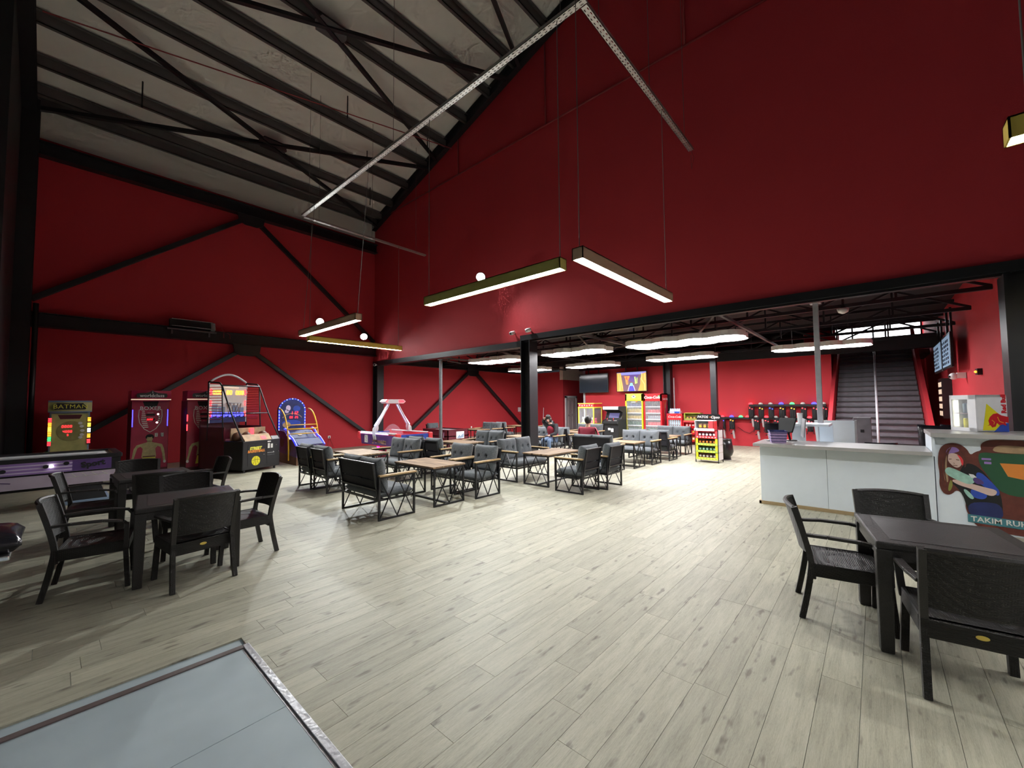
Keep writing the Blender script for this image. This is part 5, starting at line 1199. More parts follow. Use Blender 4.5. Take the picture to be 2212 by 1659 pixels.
def office_chair(loc, rz, label, hi):
    t = thing('office_chair', label, 'chair', loc, rz, 'office chairs behind the counter')
    m = MB()
    for i in range(5): a = 2*PI*i/5; m.bar((0, 0, .07), (.26*math.cos(a), .26*math.sin(a), .05), .045, .03); m.ball((.26*math.cos(a), .26*math.sin(a), .03), .03, 8)
    m.build('base', 'black_plastic', t); MB().cyl((0, 0, .06), (0, 0, .44), .03, n=10).build('gas_lift', 'chrome', t)
    xf(cushion(.48, .48, .12, (), 12, 12, .0, 2, 6), TR(0, 0, .49)).build('seat', 'black_leather', t, smooth=True)
    xf(cushion(.46, hi, .10, (), 12, 14, .0, 2, 5), TR(-.24, 0, .58+hi/2) @ Matrix.Rotation(math.radians(-8), 4, 'Y') @ Matrix(((0, 0, 1, 0), (1, 0, 0, 0), (0, 1, 0, 0), (0, 0, 0, 1)))).build('backrest', 'black_leather', t, smooth=True)
    for s_ in (-1, 1): m = MB(); m.tube([(.12, s_*.26, .5), (.14, s_*.27, .68), (-.16, s_*.27, .70)], .02, 6); m.build('armrest', 'black_plastic', t)
office_chair((9.3, -.12, 0), 200, 'low black office chair whose top rises over the counter', .40)
office_chair((9.35, -.72, 0), 180, 'high-backed black office chair beside the small drinks fridge', .72)
office_chair((10.1, -1.0, 0), 170, 'black office chair farther back by the side wall', .70)
# ---- menu screens on the side wall
for i, (x0, x1, lab) in enumerate(((13.35, 14.85, 'menu screen nearer the small fridge, hung from ceiling tubes'), (15.05, 16.8, 'menu screen nearer the stairs, hung from ceiling tubes'))):
    t = thing('menu_screen', lab, 'screen', ((x0+x1)/2, -1.28, 2.85), 0, 'lit menu screens'); w_ = (x1-x0)/2
    MB().box(-w_, w_, -.05, .0, -.40, .40).build('case', 'black_plastic', t, bevel=.01)
    deco('display', t, 'menu_lit', (0, .001, 0), (-1, 0, 0), UZ, [rect(-w_+.05, w_-.05, -.35, .35)], .003)
    rr = random.Random(i); deco('menu_print', t, 'menu_ink', (0, .0045, 0), (-1, 0, 0), UZ, [rect(-w_+.1+.3*c, -w_+.1+.3*c+rr.uniform(.12, .24), -.3+.1*k, -.3+.1*k+.06) for c in range(4) for k in range(6)], .002)
    for sx in (-.35, .35): MB().box(sx-.03, sx+.03, -.09, -.05, -.3, 1.0).build('hanger_tube', 'black_steel', t)
t = thing('exit_lamp', 'small amber indicator lamp on the red side wall', 'lamp', (12.0, -1.53, 2.25))
MB().box(-.1, .1, -.02, .05, -.06, .06).build('case', 'black_plastic', t); MB().ball((0, .06, 0), .022, 8).build('bulb', 'glow_amber', t)
t = thing('wall_camera', 'white security camera under the menu screens', 'camera', (13.8, -1.4, 2.25))
MB().ball((0, .05, 0), .08, 12).build('body', 'white_plastic', t, smooth=True); MB().box(-.06, .06, -.14, 0, -.05, .08).build('mount', 'white_plastic', t); MB().ball((-.03, .115, -.01), .03, 8).build('lens', 'black_plastic', t)
t = thing('lit_cabinet', 'narrow wall cabinet with glowing yellow shelves beside the stairs', 'cabinet', (16.6, -1.45, 0))
MB().box(-.4, .4, -.1, .1, 1.2, 2.3).build('case', 'black_plastic', t); deco('shelf_light', t, 'header_lit', (0, .101, 0), (-1, 0, 0), UZ, [rect(-.34, .34, 1.27+.2*i, 1.40+.2*i) for i in range(5)], .004)
# ---- televisions
for (y0, y1, on, lab) in ((11.05, 9.45, False, 'switched-off flat television above the claw machine'), (9.02, 7.55, True, 'flat television showing a colourful game above the fridges')):
    t = thing('television', lab, 'television', (17.45, (y0+y1)/2, 2.66), 0, 'wall televisions'); w_ = abs(y0-y1)/2
    MB().box(0, .06, -w_, w_, -.46, .46).build('case', 'black_plastic', t, bevel=.008)
    m = MB(); m.box(.06, .34, -.1, .1, -.1, .1); m.box(.02, .06, -.3, -.26, .46, .8); m.box(.02, .06, .26, .3, .46, .8); m.build('bracket', 'black_steel', t)
    def tv(n, mm, polys, lvl): decx(n, t, mm, -.001-.0008*lvl, [[(a*(w_-.03), b*.43) for a, b in p] for p in polys], .001)
    if not on: tv('screen', 'screen_off', [rect(-1, 1, -1, 1)], 0)
    else:
        tv('screen', 'tv_dark', [rect(-1, 1, -1, 1)], 0)
        tv('screen_sky', 'tv_sky', [rect(-1, 1, .72, 1)], 1)
        tv('screen_haze', 'tv_purple', [[(-.55, .72), (.35, .72), (.2, .1), (-.2, -.1), (-.35, .2)]], 1)
        tv('screen_cliff', 'tv_orange', [[(1, -1), (1, .95), (.72, .95), (.66, .3), (.60, -.2), (.55, -1)], [(-1, -1), (-1, .9), (-.78, .8), (-.62, .3), (-.60, -.3), (-.45, -1)], [(.45, .6), (.1, .6), (.2, .3), (.22, -.3), (.35, -.3), (.4, .2)]], 2)
        tv('screen_edge', 'tv_gold', [stroke([(.9, .9), (.85, .2), (.78, -.4), (.8, -1)], .06), stroke([(.78, .9), (.72, .1), (.62, -.7)], .05), stroke([(-.72, .85), (-.68, .2), (-.88, -.3), (-.9, -1)], .06), stroke([(-.9, .8), (-.92, .1)], .05)], 3)
        tv('screen_red', 'tv_red', [stroke([(.5, .62), (.4, .3), (.3, .6), (.25, .1), (.3, -.2)], .05), stroke([(.1, .55), (.18, .2)], .04)], 3)
        tv('screen_plants', 'tv_lime', [stroke([(-.25, .5), (-.28, .1), (-.3, -.25)], .09), stroke([(-.4, .4), (-.38, -.2)], .06)], 3)
        tv('vehicle', 'tv_blue', [[(.2, -1), (-.22, -1), (-.12, -.35), (.1, -.35)]], 4)
        tv('vehicle_top', 'tv_cyan', [[(.12, -.45), (-.12, -.45), (-.08, -.15), (.06, -.15)]], 5)
        tv('vehicle_edge', 'tv_white', [stroke([(.24, -1), (.13, -.4)], .04), stroke([(-.26, -1), (-.14, -.4)], .04)], 5)
# ---- bottle and can stock helper (each a thing)
def bottle_mesh(h, r, cap):
    m = MB(); m.lathe([(r*.9, 0), (r, h*.05), (r, h*.55), (r*.45, h*.78), (r*.4, h*.95)], 8); return m
PROTO = {}
def stock(kind, loc, label, group):
    if kind not in PROTO:
        if kind.startswith('can'):
            mm = kind.split('_', 1)[1]; me = MB().lathe([(.028, 0), (.033, .01), (.033, .13), (.027, .145)], 8).build('drink_can', mm)
        else:
            mm = kind.split(':')[1]; me = bottle_mesh(.22, .032, mm).build('drink_bottle', mm)
        PROTO[kind] = me; o = me
    else: o = PROTO[kind].copy(); COL.objects.link(o)
    o.location = loc; tag(o, label, 'can' if kind.startswith('can') else 'bottle', group); return o
def tall_fridge(y0, y1, h, frame, head, name, label, shelves, stockrows, lab2):
    t = thing(name, label, 'fridge', (16.9, 0, 0)); D_ = .68
    m = MB(); m.box(.02, D_, y0, y0+.03, 0, h); m.box(.02, D_, y1-.03, y1, 0, h); m.box(D_-.03, D_, y0, y1, 0, h); m.box(.02, D_, y0, y1, 0, .12); m.box(.02, D_, y0, y1, h-.05, h); m.build('case', frame, t)
    fr = MB(); hb = h-.32; fr.box(0, .03, y0, y0+.06, .1, h-.02); fr.box(0, .03, y1-.06, y1, .1, h-.02); fr.box(0, .03, y0, y1, .1, .16); fr.box(0, .03, y0, y1, hb, hb+.05); d = fr.build('door', frame, t)
    MB().box(.01, .016, y0+.06, y1-.06, .16, hb).build('glass_pane', 'clear_glass', d)
    MB().box(-.03, 0, y1-.05, y1-.03, .8, 1.2).build('handle', frame, d)
    MB().box(.0, .04, y0, y1, hb+.05, h).build('header', head, t)
    MB().box(.035, .05, y0+.05, y0+.065, .2, hb-.03).build('lamp_tube', 'fridge_tube', t)
    for i, z in enumerate(shelves):
        MB().box(.06, D_-.05, y0+.04, y1-.04, z-.015, z).build('shelf', 'pale_steel', t)
        MB().box(.045, .06, y0+.06, y1-.06, z-.03, z+.01).build('price_rail', 'white_plastic', t)
        k = stockrows[i % len(stockrows)]; n = int((y1-y0-.14)/.072)
        for j in range(n): stock(k, (16.9+.12, y0+.08+.036+j*.072, z), lab2.format(['bottom', 'second', 'third', 'fourth', 'top'][min(i, 4)]), 'drinks in the '+label.split(' with')[0])
    return t
t = tall_fridge(7.52, 8.33, 2.10, 'yellow', 'lime', 'drinks_fridge', 'yellow framed drinks fridge with a lime header', (.45, .72, .99, 1.26, 1.53), ('bot:bottle_green', 'bot:bottle_green', 'can_juice', 'bot:juice', 'can_navy'), 'drink on the {} shelf of the yellow framed fridge')
decx('header_print', t, 'paper', -.001, [ell(7.93, 1.95, .10, .05, 14), ell(7.93, 2.0, .05, .04, 10)], .003); decx('header_print', t, 'green', -.0045, [stroke([(8.05, 1.93), (7.81, 1.93)], .012)], .002)
decx('door_sticker', t, 'orange', -.001, [[(7.86, 1.75), (7.72, 1.80), (7.80, 1.72)]], .003); decx('door_sticker', t, 'paper', -.001, [rect(7.85, 8.05, 1.71, 1.74)], .003)
t = tall_fridge(6.70, 7.48, 2.08, 'red', 'red', 'drinks_fridge', 'red cola fridge with a flowing white brand name', (.45, .72, .99, 1.26, 1.53), ('bot:bottle_green', 'can_bright_red', 'can_can_silver', 'can_red', 'bot:cola'), 'drink on the {} shelf of the red cola fridge')
textx(t, 'Coca-Cola', 'white', -.001, 7.12, 1.92, .16, bold=.005, shear=.3)
decx('energy_label', t, 'green', -.001, [rect(6.76, 6.86, 1.90, 2.0)], .003)
decs = MB(); O_ = (0, 6.699, 0)
deco('side_wave', t, 'crimson', O_, UX, UZ, [[(.05, .1), (.62, .1), (.62, 1.9), (.3, 1.2), (.15, .6)]], .003)
deco('side_print', t, 'tan', (0, 6.695, 0), UX, UZ, [stroke([(.1, .3), (.35, .9), (.3, 1.3), (.5, 1.75)], .05), stroke([(.25, 1.75), (.36, 1.35)], .03)], .003)
text(t, 'Coca-Cola', 'white', (.36, 6.694, 1.85), UX, UZ, .13, shear=.3)
# ---- claw machine
t = thing('claw_machine', 'yellow and red claw crane machine full of plush toys', 'arcade machine', (16.6, 10.17, 0))
m = MB(); m.box(0, .75, -.42, .42, 0, .72); m.build('base_cabinet', 'red', t, bevel=.01)
m = MB()
for (x, y) in ((.02, -.40), (.02, .40), (.73, -.40), (.73, .40)): m.box(x-.025, x+.025, y-.025, y+.025, .72, 1.5)
m.box(-.01, .76, -.43, .43, .70, .75); m.box(-.01, .76, -.43, .43, 1.46, 1.52); m.box(-.01, .76, -.43, .43, 1.66, 1.70); m.build('frame', 'lemon', t, bevel=.005)
MB().box(.0, .75, -.41, .41, 1.52, 1.66).build('header', 'bright_red', t)
decx('header_print', t, 'white', -.001, [ell(-.32+.13*i, 1.58+.02*(i % 2), .028, .03, 8) for i in range(6)], .003)
m = MB(); m.box(.01, .014, -.38, .38, .75, 1.46); m.box(.02, .73, -.402, -.398, .75, 1.46); m.box(.02, .73, .398, .402, .75, 1.46); m.build('glass_pane', 'clear_glass', t)
MB().box(.70, .74, -.4, .4, .75, 1.46).build('back_panel', 'crimson_dark', t)
m = MB(); m.cyl((.35, 0, 1.46), (.35, 0, 1.2), .012, n=6)
for i in range(3): a = 2*PI*i/3; m.tube([(.35, 0, 1.2), (.35+.07*math.cos(a), .07*math.sin(a), 1.14), (.35+.03*math.cos(a), .03*math.sin(a), 1.06)], .01, 5)
m.build('claw', 'chrome', t); MB().box(.08, .12, .10, .14, .75, 1.46).build('chute', 'white_plastic', t)
def plush(loc, mm, mm2, label, s=1.0):
    o = thing('plush_toy', label, 'toy', loc, 0, 'plush toys in the claw machine')
    m = MB(); m.ball((0, 0, .07*s), .075*s, 10); m.ball((-.03*s, .06*s, .02*s), .03*s, 8); m.ball((-.03*s, -.06*s, .02*s), .03*s, 8); m.build('body', mm, o, smooth=True)
    m = MB(); m.ball((-.01, 0, .18*s), .065*s, 10); m.build('head', mm2, o, smooth=True)
    m = MB(); m.ball((0, .05*s, .235*s), .022*s, 8); m.ball((0, -.05*s, .235*s), .022*s, 8); m.build('ear', mm2, o, smooth=True)
for i, (x, y, mm, m2, lab, s) in enumerate(((16.78, 10.4, 'white', 'white', 'white plush toy at the front corner of the claw machine', 1.2), (16.80, 10.22, 'black_matt', 'black_matt', 'black plush toy in the middle of the claw machine', 1.1), (16.80, 9.98, 'pink', 'paper', 'pink plush toy with a pale head in the claw machine', 1.1), (16.95, 9.86, 'bright_red', 'pink', 'red and pink plush toy near the claw machine side glass', 1.0), (17.1, 10.3, 'brown', 'brown', 'brown plush toy at the back of the claw machine', 1.2))):
    plush((x, y, .752), mm, m2, lab, s)
# ---- black arcade cabinet
t = thing('arcade_cabinet', 'black stand-up arcade cabinet with a dim screen', 'arcade machine', (16.0, 8.62, 0))
prof = [(.05, .02), (.80, .02), (.80, 1.55), (.10, 1.55), (.06, 1.45), (.12, 1.40), (.45, 1.30), (.30, 1.0), (.0, .90), (-.02, .80), (.05, .74)]
for s_ in (-1, 1): MB().prism(prof, 'y', s_*.37-.012, s_*.37+.012).build('side_panel', 'black_plastic', t)
m = MB(); m.prism([(.08, .02), (.78, .02), (.78, 1.5), (.52, 1.5), (.48, 1.28), (.33, .99), (.02, .89), (.02, .81), (.08, .76)], 'y', -.36, .36); m.build('body', 'black_matt', t)
MB().box(.07, .5, -.36, .36, 1.41, 1.54).build('marquee', 'off_white', t)
deco('screen', t, 'arcade_screen', (.335, 0, 1.0), NX, (.45, 0, .89), [rect(-.24, .24, .05, .28)], .004)
for (y, mm) in ((.2, 'bright_red'), (-.1, 'bright_red')): m = MB(); m.cyl((.14, y, .93), (.14, y, 1.01), .008, n=6); m.ball((.14, y, 1.02), .02, 8); m.build('joystick', mm, t)
deco('button', t, 'paper', (.02, 0, .90), NX, (.95, 0, .31), [ell(-.02+.05*i+.26*j, .10, .018, .018, 8) for i in range(3) for j in (-.35, .65)], .01)
decx('coin_plate', t, 'paper', .049, [rect(.0, .12, .52, .62), rect(-.14, -.02, .45, .6)], .003)
# ---- mini fridge with a crate on it, snack rack
t = thing('counter_fridge', 'low red cola fridge with a glass door beside the tall red fridge', 'fridge', (16.9, 6.19, 0))
m = MB(); m.box(0.02, .6, -.31, -.28, 0, 1.24); m.box(.02, .6, .28, .31, 0, 1.24); m.box(.57, .6, -.31, .31, 0, 1.24); m.box(.02, .6, -.31, .31, 1.2, 1.24); m.box(.02, .6, -.31, .31, 0, .1); m.build('case', 'red', t)
m = MB(); m.box(0, .03, -.31, -.25, .08, 1.0); m.box(0, .03, .25, .31, .08, 1.0); m.box(0, .03, -.31, .31, .08, .14); m.build('door', 'red', t)
MB().box(0, .03, -.31, .31, .99, 1.24).build('header', 'red', t); textx(t, 'Coca-Cola', 'white', -.001, 0, 1.11, .12, shear=.3)
MB().box(.01, .015, -.25, .25, .14, .99).build('glass_pane', 'clear_glass', t)
for i, z in enumerate((.35, .6, .8)):
    MB().box(.06, .55, -.27, .27, z-.01, z).build('shelf', 'pale_steel', t)
    for j in range(6): stock('bot:bottle_clear', (16.9+.12, 6.19-.2+j*.08, z), 'clear water bottle on the {} shelf of the low red fridge'.format(['bottom', 'middle', 'top'][i]), 'bottles in the low red fridge')
for i in range(2):
    for j in range(6): stock('bot:bottle_clear', (16.98+.08*i, 6.37-.07*j, 1.242), 'clear water bottle of the pack standing on the low red fridge', 'water bottles on the low fridge')
t = thing('bottle_wrap', 'blue-white plastic wrap around the bottles on the low red fridge', 'wrap', (17.02, 6.19, 1.242)); m = MB(); m.box(-.09, .09, -.24, .24, 0, .1); m.build('film', 'acrylic', t)
m = MB(); m.box(-.092, -.088, -.2, .0, .02, .08); m.build('label_strip', 'blue', t)
t = thing('snack_rack', 'red wire snack rack with a boxed display on top', 'rack', (16.9, 5.5, 0))
m = MB()
for (x, y) in ((0, -.33), (0, .33), (.4, -.33), (.4, .33)): m.tube([(x, y, 0), (x, y, .98)], .012, 6)
for z in (.15, .42, .68, .95): m.tube([(0, -.33, z), (0, .33, z), (.4, .33, z), (.4, -.33, z)], .01, 5, closed=True); m.box(0, .4, -.33, .33, z-.008, z-.002)
m.build('frame', 'red', t)
MB().box(-.015, 0, -.33, .33, .90, .97).build('shelf_strip', 'bright_red', t)
t = thing('display_box', 'lime and black cardboard display box on the red snack rack', 'box', (16.95, 5.5, .955))
m = MB(); m.box(0, .3, -.32, -.30, 0, .32); m.box(0, .3, .30, .32, 0, .32); m.box(.28, .3, -.32, .32, 0, .32); m.box(0, .3, -.32, .32, 0, .012); m.box(0, .3, -.32, .32, .30, .32); m.build('carton', 'lime', t)
MB().box(-.006, 0, -.32, .32, 0, .10).build('front_lip', 'dark_lime', t)
def bag(loc, mm, m2, label, group, s=1.0):
    o = PB.get((mm, m2, s))
    if o is None:
        r = thing('snack_bag', label, 'snack bag', loc, 0, group)
        c = cushion(.10*s, .15*s, .05*s, (), 6, 7, 0, 1, 4); xf(c, Matrix.Translation((0, 0, .075*s)) @ Matrix(((0, 0, 1, 0), (1, 0, 0, 0), (0, 1, 0, 0), (0, 0, 0, 1)))).build('bag', mm, r, smooth=True)
        decx('bag_print', r, m2, -.026*s, [ell(0, .085*s, .034*s, .03*s, 10)], .003)
        PB[(mm, m2, s)] = r; return r
    r = copy_tree(o); r.location = loc; tag(r, label, 'snack bag', group); return r
PB = {}
for j in range(4): bag((17.02, 5.5-.20+.13*j, .968), 'choc', 'juice', 'brown and yellow snack bag in the lime display box', 'snacks in the lime display box', 1.2)
for z, mm, m2, nm in ((.16, 'orange', 'paper', 'lowest'), (.43, 'bright_red', 'juice', 'middle'), (.69, 'red', 'paper', 'upper')):
    for j in range(5): bag((17.05, 5.5-.24+.12*j, z), mm, m2, f'snack bag on the {nm} shelf of the red wire rack', 'snacks on the red wire rack', 1.1)
# dark header stand behind the yellow stand
t = thing('brand_stand', 'red and black product stand with white brand names on its header', 'stand', (13.9, 4.0, 0))
m = MB(); m.box(0, .35, -.32, -.30, 0, 1.15); m.box(0, .35, .30, .32, 0, 1.15); m.box(.33, .35, -.32, .32, 0, 1.15); m.build('body', 'crimson_dark', t)
for z in (.1, .45, .8): MB().box(0, .33, -.30, .30, z, z+.015).build('shelf', 'red', t)
hd = MB().prism([(-.36, 1.13), (.36, 1.13), (.36, 1.27), (.30, 1.32), (-.30, 1.32), (-.36, 1.27)], 'x', -.03, .0).build('header', 'black_plastic', t)
textx(hd, 'PATOS', 'white', -.031, .18, 1.225, .105, bold=.004, shear=.1); textx(hd, 'Cipso', 'white', -.031, -.19, 1.22, .11, bold=.004, shear=.2)
decx('header_flash', hd, 'orange', -.031, [[(.0, 1.22), (-.08, 1.25), (-.08, 1.21)]], .002)
# yellow display stand with snack bags
t = thing('snack_display', 'yellow four-shelf snack display stand on the open floor', 'display stand', (12.28, 3.62, 0), -1)
m = MB()
for y in (-.30, .30):
    for x in (0, .42): MB().box(x, x+.02, y-.01, y+.01, 0, .93).build('post', 'black_steel', t)
SH = ((.10, 'yellow', 'lemon'), (.30, 'yellow', 'lime'), (.50, 'yellow', 'lime'), (.70, 'bright_red', 'bright_red'))
for k, (z, a, b) in enumerate(SH):
    MB().box(0, .42, -.29, .29, z-.012, z).build('shelf', 'white_plastic', t)
    m = MB(); m.box(.005, .40, -.295, -.285, z, z+.185); m.box(.005, .40, .285, .295, z, z+.185); m.box(.40, .41, -.29, .29, z, z+.185); m.box(0, .006, -.29, -.23, z, z+.185); m.box(0, .006, .23, .29, z, z+.185); m.build('shelf_card', a, t)
    MB().box(-.012, -.004, -.29, .29, z-.02, z+.045).build('shelf_lip', b, t)
    decx('lip_print', t, 'green' if k < 3 else 'paper', -.0125, [ell(-.24+.08*i, z+.012, .018, .014, 8) for i in range(7)], .002)
m = MB()
for k in range(4): m.box(.03, .40, -.312, -.30, .08+.21*k, .28+.21*k)
m.build('side_card', 'white_plastic', t)
tb = thing('display_box', 'white and red carton on top of the yellow snack stand', 'box', (12.30, 3.68, .905))
m = MB(); m.box(0, .34, .24, .25, 0, .27); m.box(0, .34, -.25, -.24, 0, .27); m.box(0, .34, -.25, .25, .26, .275); m.box(.33, .34, -.25, .25, 0, .27); m.box(0, .34, -.25, .25, 0, .01); m.box(-.012, 0, -.27, .27, -.02, .05); m.build('carton', 'white_plastic', tb)
MB().box(0, .006, -.25, -.12, .05, .26).build('front_card', 'bright_red', tb)
deco('end_card', tb, 'bright_red', (0, -.251, 0), UX, UZ, [rect(.01, .33, .02, .25)], .003)
cols = (('choc', 'paper'), ('bottle_green', 'mint'), ('choc', 'orange'), ('maroon', 'paper'))
nm4 = ('lowest', 'second lowest', 'second highest', 'highest')
for k, (z, a, b) in enumerate(SH):
    for j in range(5): bag((12.36, 3.62-.19+.095*j, z), cols[k][0], cols[k][1], f'snack bag on the {nm4[k]} shelf of the yellow display stand', 'snacks on the yellow display stand', .95)
for j in range(3): bag((12.37, 3.64+.15-.12*j, .916), 'brown', 'juice', 'golden snack bag in the white carton on the stand', 'snacks in the white carton', 1.15)
t = thing('waste_bin', 'black bin bag over a waste bin behind the yellow snack stand', 'bin', (13.22, 3.40, 0))
MB().lathe([(.17, 0), (.16, .12), (.20, .14), (.24, .25), (.22, .42), (.19, .58)], 16).build('bag', 'bin_bag', t, smooth=True); MB().lathe([(.195, .56), (.20, .60), (.17, .62)], 16).build('rim', 'black_plastic', t)
MB().lathe([(.18, 0), (.18, .02)], 16).build('foot', 'grey_plastic', t)
# ---- laser vests on two rails of the far wall
def vest_mesh(c1):
    t = thing('laser_vest', 'x', 'vest')
    m = MB()
    m.sheet(lambda a, b: (-.05-.05*math.sin(PI*b)-.03*math.sin(PI*a), -.085+.17*b, -.02-.40*a), 6, 6)
    m.sheet(lambda a, b: (.03, -.085+.17*b, -.02-.40*a), 2, 2); m.build('vest_body', 'black_matt', t)
    m = MB()
    for y in (-.10, .10): m.tube([(-.06, y, -.40), (-.07, y*.8, -.46), (-.05, y*1.1, -.5)], .012, 5)
    for y in (-.06, .06): m.box(-.11, -.09, y-.015, y+.015, -.36, -.08)
    m.build('strap', 'jacket_black', t)
    return t
def lamp_dome(loc, mm, label):
    o = thing('vest_lamp', label, 'lamp', loc, 0, 'coloured dome lamps on the vest rack')
    MB().lathe([(.075, 0), (.07, .03), (.045, .06), (.01, .07)], 12).build('dome', mm, o, smooth=True); MB().lathe([(.08, -.02), (.08, 0)], 12).build('base', 'black_plastic', o)
rk = thing('vest_rack', 'two black wall rails for laser game vests', 'rack', (XC, 0, 0))
MB().box(-.22, -.01, 1.30, 3.62, 1.52, 1.60).build('upper_rail', 'black_plastic', rk); MB().box(-.22, -.01, 1.30, 4.68, 1.04, 1.11).build('lower_rail', 'black_plastic', rk)
for y in (1.5, 2.5, 3.5): MB().box(-.05, -.01, y-.02, y+.02, .95, 1.6).build('bracket', 'black_steel', rk)
def vest(y, z, g1, g2, dome, where, gun=True, seed=0):
    t = vest_mesh('black_matt'); t.location = (XC-.2, y, z); t['label'] = f'black laser vest {where}'; t['group'] = 'laser vests on the wall rack'
    MB().ball((-.11, .03, -.06), .022, 8).build('chest_light', g1, t); MB().ball((-.11, -.05, -.09), .02, 8).build('chest_light', g1, t)
    if gun:
        q = thing('laser_gun', f'grey laser gun hanging below the vest {where}', 'toy gun', (XC-.24, y-.04, z-.50), 0, 'laser guns below the vests')
        m = MB(); m.bar((0, 0, 0), (.0, -.03, -.26), .06, .07); m.ball((0, 0, .0), .045, 8); m.ball((0, -.03, -.24), .04, 8); m.build('body', 'gun_grey', q, bevel=.012)
        m = MB(); m.bar((0, .0, -.06), (0, .09, -.10), .035); m.build('grip', 'black_plastic', q); MB().ball((0, -.034, -.285), .028, 8).build('muzzle', 'red', q)
    lamp_dome((XC-.14, y+.03, z+.0 if False else (1.60 if z > 1.3 else 1.11)), dome, f'{ {"glow_red":"red","glow_blue":"blue","glow_green":"green","off_white":"unlit white"}[dome] } dome lamp above the vest {where}')
ups = ((3.55, 'glow_red', 'glow_red'), (3.22, 'glow_amber', 'off_white'), (2.90, 'glow_blue', 'off_white'), (2.57, 'glow_amber', 'glow_blue'), (2.24, 'glow_amber', 'glow_green'), (1.92, 'glow_red', 'off_white'), (1.60, 'glow_red', 'glow_blue'), (1.34, 'glow_red', 'off_white'))
ordn = ('first', 'second', 'third', 'fourth', 'fifth', 'sixth', 'seventh', 'eighth')
for i, (y, g, d) in enumerate(ups): vest(y, 1.52, g, g, d, f'{ordn[i]} along the upper rail from the snack stands', i not in (2, 4, 6))
los = ((4.55, 'glow_blue', 'glow_red', True), (4.22, 'glow_amber', 'glow_blue', True), (3.93, 'glow_green', 'glow_green', False), (3.70, 'glow_red', 'glow_red', False), (3.38, 'glow_red', 'off_white', True), (3.05, 'glow_red', 'glow_red', True), (2.75, 'glow_red', 'off_white', False), (2.45, 'glow_red', 'off_white', False), (1.75, 'glow_red', 'glow_red', False))
for i, (y, g, d, gn) in enumerate(los):
    if i in (2, 3): lamp_dome((XC-.14, y, 1.11), d, f"{'green' if i == 2 else 'red'} dome lamp on the bare stretch of the lower rail")
    else: vest(y, 1.06, g, g, d, f'{("first", "second", "", "", "third", "fourth", "fifth", "sixth", "seventh")[i]} along the lower rail from the snack stands', gn)
m = MB(); m.tube([(XC-.05, 4.05, .72), (XC-.05, 3.85, .55), (XC-.05, 3.66, .5), (XC-.05, 3.5, .62), (XC-.05, 3.45, .9), (XC-.05, 3.5, 1.0)], .01, 5); tag(m.build('hanging_cable', 'maroon', smooth=True), 'thin dark cable sagging along the wall below the vest rack', 'cable')
# broom leaning on the short wall
t = thing('broom', 'thin white broom handle leaning by the passage', 'broom', (18.6, 14.25, 0))
MB().tube([(.0, 0, .05), (.3, .15, 1.45)], .016, 6).build('handle', 'white_plastic', t); MB().box(-.15, .12, -.04, .04, 0, .07).build('head', 'bright_red', t)
t = thing('table_cup', 'small white cup on the far lounge table by the wall', 'cup', (12.0, 13.05, .661)); MB().lathe([(.025, 0), (.035, .07), (.036, .075)], 12).build('body', 'white', t, smooth=True); MB().lathe([(.037, .075), (.03, .08)], 12).build('rim', 'white', t)
# ================================================================ PEOPLE
def skin_obj(name, pts, edges, root, matname, parent=None, sub=2):
    keys = list(pts); idx = {k: i for i, k in enumerate(keys)}
    me = bpy.data.meshes.new(name); me.from_pydata([pts[k][0] for k in keys], [(idx[a], idx[b]) for a, b in edges], []); me.materials.append(MATS[matname])
    o = bpy.data.objects.new(name, me); COL.objects.link(o)
    md = o.modifiers.new('skin', 'SKIN'); md.use_smooth_shade = True
    lay = me.skin_vertices[0].data if me.skin_vertices else None
    if lay is None:
        bpy.context.view_layer.objects.active = o
        me.skin_vertices  # layer is created with the modifier
        lay = me.skin_vertices[0].data
    for k in keys:
        r = pts[k][1]; lay[idx[k]].radius = r if isinstance(r, tuple) else (r, r); lay[idx[k]].use_root = (k == root)
    s = o.modifiers.new('smooth', 'SUBSURF'); s.levels = sub; s.render_levels = sub
    if parent: o.parent = parent
    return o
